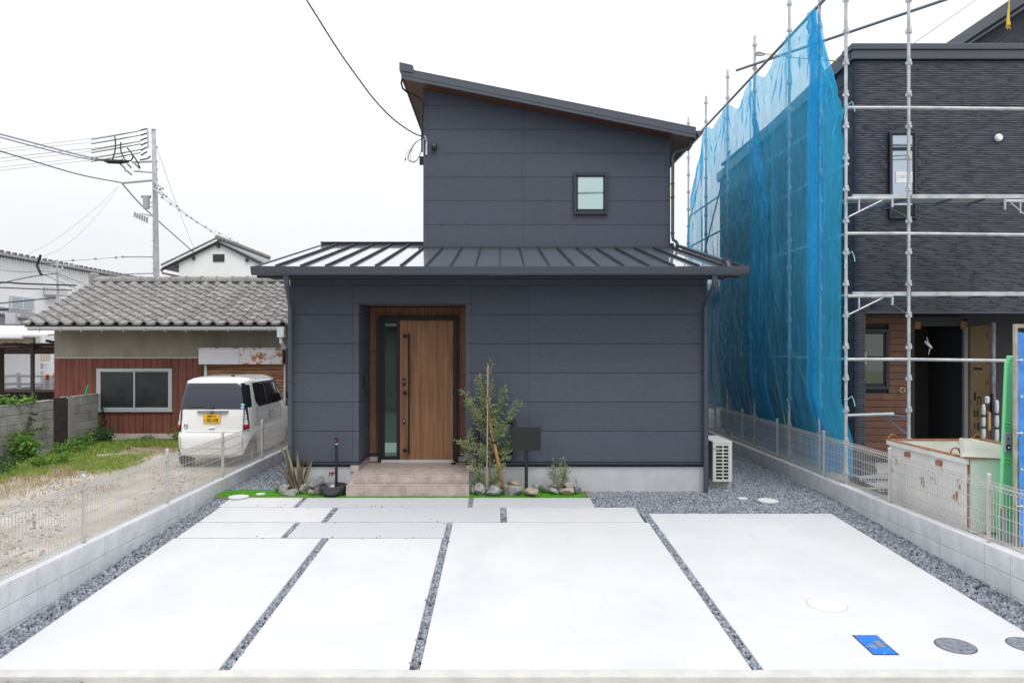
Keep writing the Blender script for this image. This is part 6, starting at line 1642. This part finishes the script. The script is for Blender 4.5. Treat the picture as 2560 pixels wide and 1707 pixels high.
# lower tail of the net
a=MB(); nn=10
for j in range(nn+1):
    v=j/nn
    for i in range(13):
        u=i/12; y=11.25+1.5*u; z=.95-.42*v+.08*math.sin(u*7); a.v.append((SX+.08-.03*math.sin(u*9+v*3)*v,y,z))
for j in range(nn):
    for i in range(12): a.f.append((j*13+i,j*13+i+1,(j+1)*13+i+1,(j+1)*13+i)); a.mi.append(0)
a.build('net_tail',m_net,NT,smooth=True)
# dark heap behind the scaffold foot
rock(5.55,11.65,.40,.32,.28,.22,77,'dark covered heap behind the foot of the near scaffold post',m=M('dark_sheet',(.03,.035,.045),rough=.6),name='covered_heap',cat='heap')
bpy.data.objects['covered_heap'].pop('group',None)
# steel scaffold plank lying in front of porch
PK=thing('scaffold_plank','perforated steel scaffold planks lying on the ground before the porch','scaffold plank')
for k_ in range(2):
    y0=10.75+k_*.55; z=.50+k_*.05
    MB().box(5.35,7.2,y0,y0+.42,z,z+.008).build('deck',m_galv,PK)
    MB().box(5.35,7.2,y0-.012,y0,z-.05,z+.01).build('edge',m_galv,PK)
    a=MB()
    for i in range(36): a.box(5.38+i*.05,5.41+i*.05,y0-.016,y0-.011,z-.035,z-.012)
    tag(a.build('slots',m_blackm,PK),kind='stuff')

# ------------------------------------------------------------------ waste container
WC=thing('waste_container','rusty white steel waste container behind the right mesh fence','container')
m_wc=M('rusty_white_paint',(.78,.775,.75),rough=.6,var=.05,vs=2,bump=.2,bs=20); overlay(m_wc,(.34,.13,.05),scale=3.3,lo=.60,hi=.64,amount=.95,det=10); overlay(m_wc,(.52,.42,.30),scale=1.6,lo=.58,hi=.75,amount=.35)
m_wc2=M('pale_green_paint',(.80,.86,.83),rough=.6,var=.04,vs=2); overlay(m_wc2,(.34,.13,.05),scale=4,lo=.67,hi=.70,amount=.9)
m_rst=M('rust',(.26,.095,.04),rough=.9,col2=(.42,.20,.10),vs=14)
zb_,zt2=.42,1.245
X0,X1,Y0,Y1=5.24,6.50,8.5,10.22
def wall4(pts,th,m,name): MB().hexa(pts,0).build(name,m,WC)
MB().box(X0,X0+.02,Y0,Y1,zb_,zt2).build('side_wall',m_wc,WC); MB().box(X1-.02,X1,Y0,Y1,zb_,zt2).build('side_wall',m_wc,WC)
MB().box(X0+.02,X1-.02,Y1-.02,Y1,zb_,zt2).build('end_wall',m_wc,WC); MB().box(X0+.02,X1-.02,Y0+.001,Y0+.02,zb_,zt2-.001).build('end_wall',m_wc2,WC)
MB().box(X0+.02,X1-.02,Y0+.02,Y1-.02,zb_,zb_+.03).build('floor',m_rst,WC)
a=MB(); a.box(X0-.04,X0+.03,Y0-.03,Y1+.05,zt2,zt2+.012); a.box(X1-.03,X1+.04,Y0-.03,Y1+.03,zt2,zt2+.012); a.box(X0+.03,X1-.03,Y0-.03,Y0+.03,zt2,zt2+.012); a.box(X0+.03,X1-.03,Y1-.03,Y1+.03,zt2,zt2+.012); a.build('rim',m_rst,WC)
a=MB(); a.box(X0-.035,X0,Y0-.01,Y1+.02,zt2-.06,zt2-.001); a.build('rim_skirt',m_wc,WC)
MB().box(X0-.008,X0+.012,Y0-.009,Y0+.012,zb_,zt2-.002).build('corner_rust',m_rst,WC)
for y in (9.75,9.05,): 
    a=MB(); a.box(X0-.03,X0,y-.05,y+.05,zt2-.16,zt2-.10); a.build('lug',m_rst,WC)
for x,y in ((X0+.02,Y1-.04),(X0+.05,Y0+.33),(X1-.1,Y1-.03)):
    a=MB(); n=10; a.tube([Vector((x,y,zt2))+Vector((math.cos(math.pi*i/n)*.055,0,math.sin(math.pi*i/n)*.07+.01)) for i in range(n+1)],.009,6); a.build('lifting_eye',m_rst,WC)
BD=thing('plasterboard','pale board leaning in the waste container','board')
a=MB()
p=[Vector((6.22,10.0,1.28)),Vector((6.55,10.0,1.28)),Vector((5.87,8.75,1.30)),Vector((5.75,8.6,1.255)),Vector((5.50,8.62,1.255))]
q=[P(2400,1094,8.72),P(2427,1096,8.8),P(2515,1117,8.66),P(2515,1146,8.46),P(2404,1141,8.50)]
vs=q+[v+Vector((0,.02,-.012)) for v in q]; a.add(vs,[(0,1,2,3,4),(9,8,7,6,5)]+[(i,(i+1)%5,(i+1)%5+5,i+5) for i in range(5)]); a.build('sheet',M('plasterboard_face',(.60,.56,.53),rough=.9),BD)
a=MB(); a.add([q[1]+Vector((0,0,.004)),q[2]+Vector((0,0,.004)),q[2]+Vector((-.04,-.02,-.03)),q[1]+Vector((-.05,-.03,-.004))],[(0,1,2,3)]); a.build('edge',M('board_edge',(.72,.62,.48)),BD)
# portable toilet (green door) and blue tarpaulin on posts
PT=thing('portable_toilet','green portable toilet door with grey latch behind the blue tarpaulin','portable toilet')
m_gr=M('mint_green_plastic',(.24,.80,.34),rough=.35)
tx0=(2504-1250)*8.2/1900
a=MB(); a.hexa([(tx0-.02,8.2,.40),(tx0+.9,8.2,.40),(tx0+.9,8.25,.40),(tx0-.02,8.25,.40),(tx0+.055,8.2,2.34),(tx0+.9,8.2,2.36),(tx0+.9,8.25,2.36),(tx0+.055,8.25,2.34)]); a.build('door',m_gr,PT,bevel=.01)
MB().box(6.35,7.3,8.26,9.2,.40,2.4).build('cabin',m_gr,PT,bevel=.03)
MB().box(tx0+.08,tx0+.9,8.195,8.255,2.34,2.40).build('roof',m_gr,PT,bevel=.01)
lt=part('latch',PT)
lx=tx0+.015; lz=P(0,1110,8.2).z
MB().box(lx,lx+.075,8.17,8.205,lz-.09,lz+.13).build('latch_plate',M('latch_grey',(.36,.37,.38),rough=.5),lt,bevel=.01)
a=MB(); a.lathe([(.0001,0),(.028,0),(.028,.012),(.0001,.012)],(0,0,0),16); o=a.build('latch_recess',m_bplast,lt); o.location=(lx+.036,8.17,lz-.03); o.rotation_euler=(math.pi/2,0,0); MB().box(lx+.024,lx+.05,8.145,8.165,lz-.04,lz-.022).build('latch_knob',M('latch_white',(.7,.7,.7)),lt,bevel=.004); MB().box(lx+.03,lx+.04,8.165,8.17,lz+.05,lz+.075).build('latch_mark',m_bplast,lt)
for z in (lz-.19,lz-.15,lz+.20,lz+.235): 
    a=MB(); a.tube([(tx0+.02,8.19,z),(tx0+.07,8.185,z-.005),(tx0+.125,8.185,z-.03)],.008,6); a.build('rib',m_gr,PT)
MB().box(tx0+.07,tx0+.75,8.17,8.2,.40,.47).build('threshold',m_found,PT)
TB=thing('blue_tarpaulin','bright blue tarpaulin sheet laced to a timber post at right edge','tarpaulin')
m_tarp=M('blue_tarp',(.035,.20,.66),rough=.45,col2=(.10,.32,.80),vs=1.6,bump=.5,bs=5,stretch=(1,1,.5))
bx=(2545-1250)*7.95/1900
a=MB(); nu,nv=24,40
for j in range(nv+1):
    for i in range(nu+1):
        u,v=i/nu,j/nv; z=.44+(2.66-.44)*v-.02*math.sin(u*20)*(v>.95)
        # creases radiate from the eyelets
        f=0
        for ez_ in (2.40,1.92,1.45,.95): d=math.hypot(u*1.2,z-ez_); f+=.022*math.sin(math.atan2(z-ez_,u*1.2+.02)*7)*math.exp(-d*1.7)
        f+=.02*noise.noise(Vector((u*3,z*2,1)))
        a.v.append((bx+u*1.2,7.95-f,z))
for j in range(nv):
    for i in range(nu): a.f.append((j*(nu+1)+i,j*(nu+1)+i+1,(j+1)*(nu+1)+i+1,(j+1)*(nu+1)+i)); a.mi.append(0)
a.build('sheet',m_tarp,TB,smooth=True)
m_eye=M('pale_eyelet',(.62,.72,.55),rough=.4)
for z in (2.36,1.98,1.60,1.22,.84): MB().tube([(bx+.022,7.93,z),(bx+.022,7.92,z)],.012,10).build('eyelet',m_eye,TB); 
for z in (2.36,1.60,.84): MB().tube([(bx-.035,7.915,z),(bx+.022,7.91,z-.002)],.005,6).build('cord',M('white_cord',(.8,.8,.78)),TB)
TPp=thing('tarpaulin_stand','weathered timber post and rail holding the blue tarpaulin','post')
m_tm=M('pale_timber',(.42,.37,.31),rough=.9,var=.2,vs=8); MB().box(bx-.028,bx-.002,7.95,7.99,.40,2.735).build('post',m_tm,TPp); MB().box(bx,bx+1.2,7.96,8.0,2.695,2.735).build('rail',m_tm,TPp)
pt=thing('steel_pipe_stub','short rusty-topped grey steel pipe standing behind the mesh fence','pipe')
px_=(2507-1250)*8.0/1900; MB().tube([(px_,8.0,.40),(px_,8.0,.78)],.024,12).build('tube',m_galv2,pt); MB().tube([(px_,8.0,.78),(px_,8.0,.79)],.024,12).build('rusty_end',m_rst,pt)

# house across the street, behind the viewpoint (seen in the door glass)
OP=thing('street_house','grey two-storey house across the street mirrored in the glass','house')
mo=M('opposite_wall',(.20,.19,.175),rough=.9,var=.1,vs=2); 
MB().box(-14,8,-12.5,-7.0,-.2,3.4).build('wall',mo,OP)
a=MB(); a.prism([(-13.3,3.35),(-6.2,3.35),(-9.7,5.4)],'x',-14.6,8.6); a.build('roof',mdk,OP)
for x in (-9,-4,2): 
    w=part('window',OP); MB().box(x,x+1.6,-7.02,-6.97,1.0,2.2).build('frame',m_alu,w); MB().box(x+.08,x+1.52,-6.975,-6.95,1.08,2.12).build('pane',m_gl,w)

# dark house further back, seen through the far end of the net
BH=thing('rear_house','dark low house seen through the far end of the blue net','house')
m_bw=M('dark_grey_render',(.10,.11,.12),rough=.9,var=.15,vs=2)
a=MB(); a.prism([(7.1,-.1),(14,-.1),(14,4.2),(10.5,5.6),(7.1,4.25)],'y',26.0,34.0); a.build('wall',m_bw,BH)
a=MB(); a.prism([(6.5,4.0),(10.5,5.6),(10.5,5.75),(6.4,4.12)],'y',25.6,34.4); a.prism([(14.6,4.0),(10.5,5.6),(10.5,5.75),(14.7,4.12)],'y',25.6,34.4); a.build('roof',mdk,BH)
MB().tube([(6.45,25.5,4.0),(6.45,34.4,4.0)],.06,8).build('gutter',m_dark,BH)
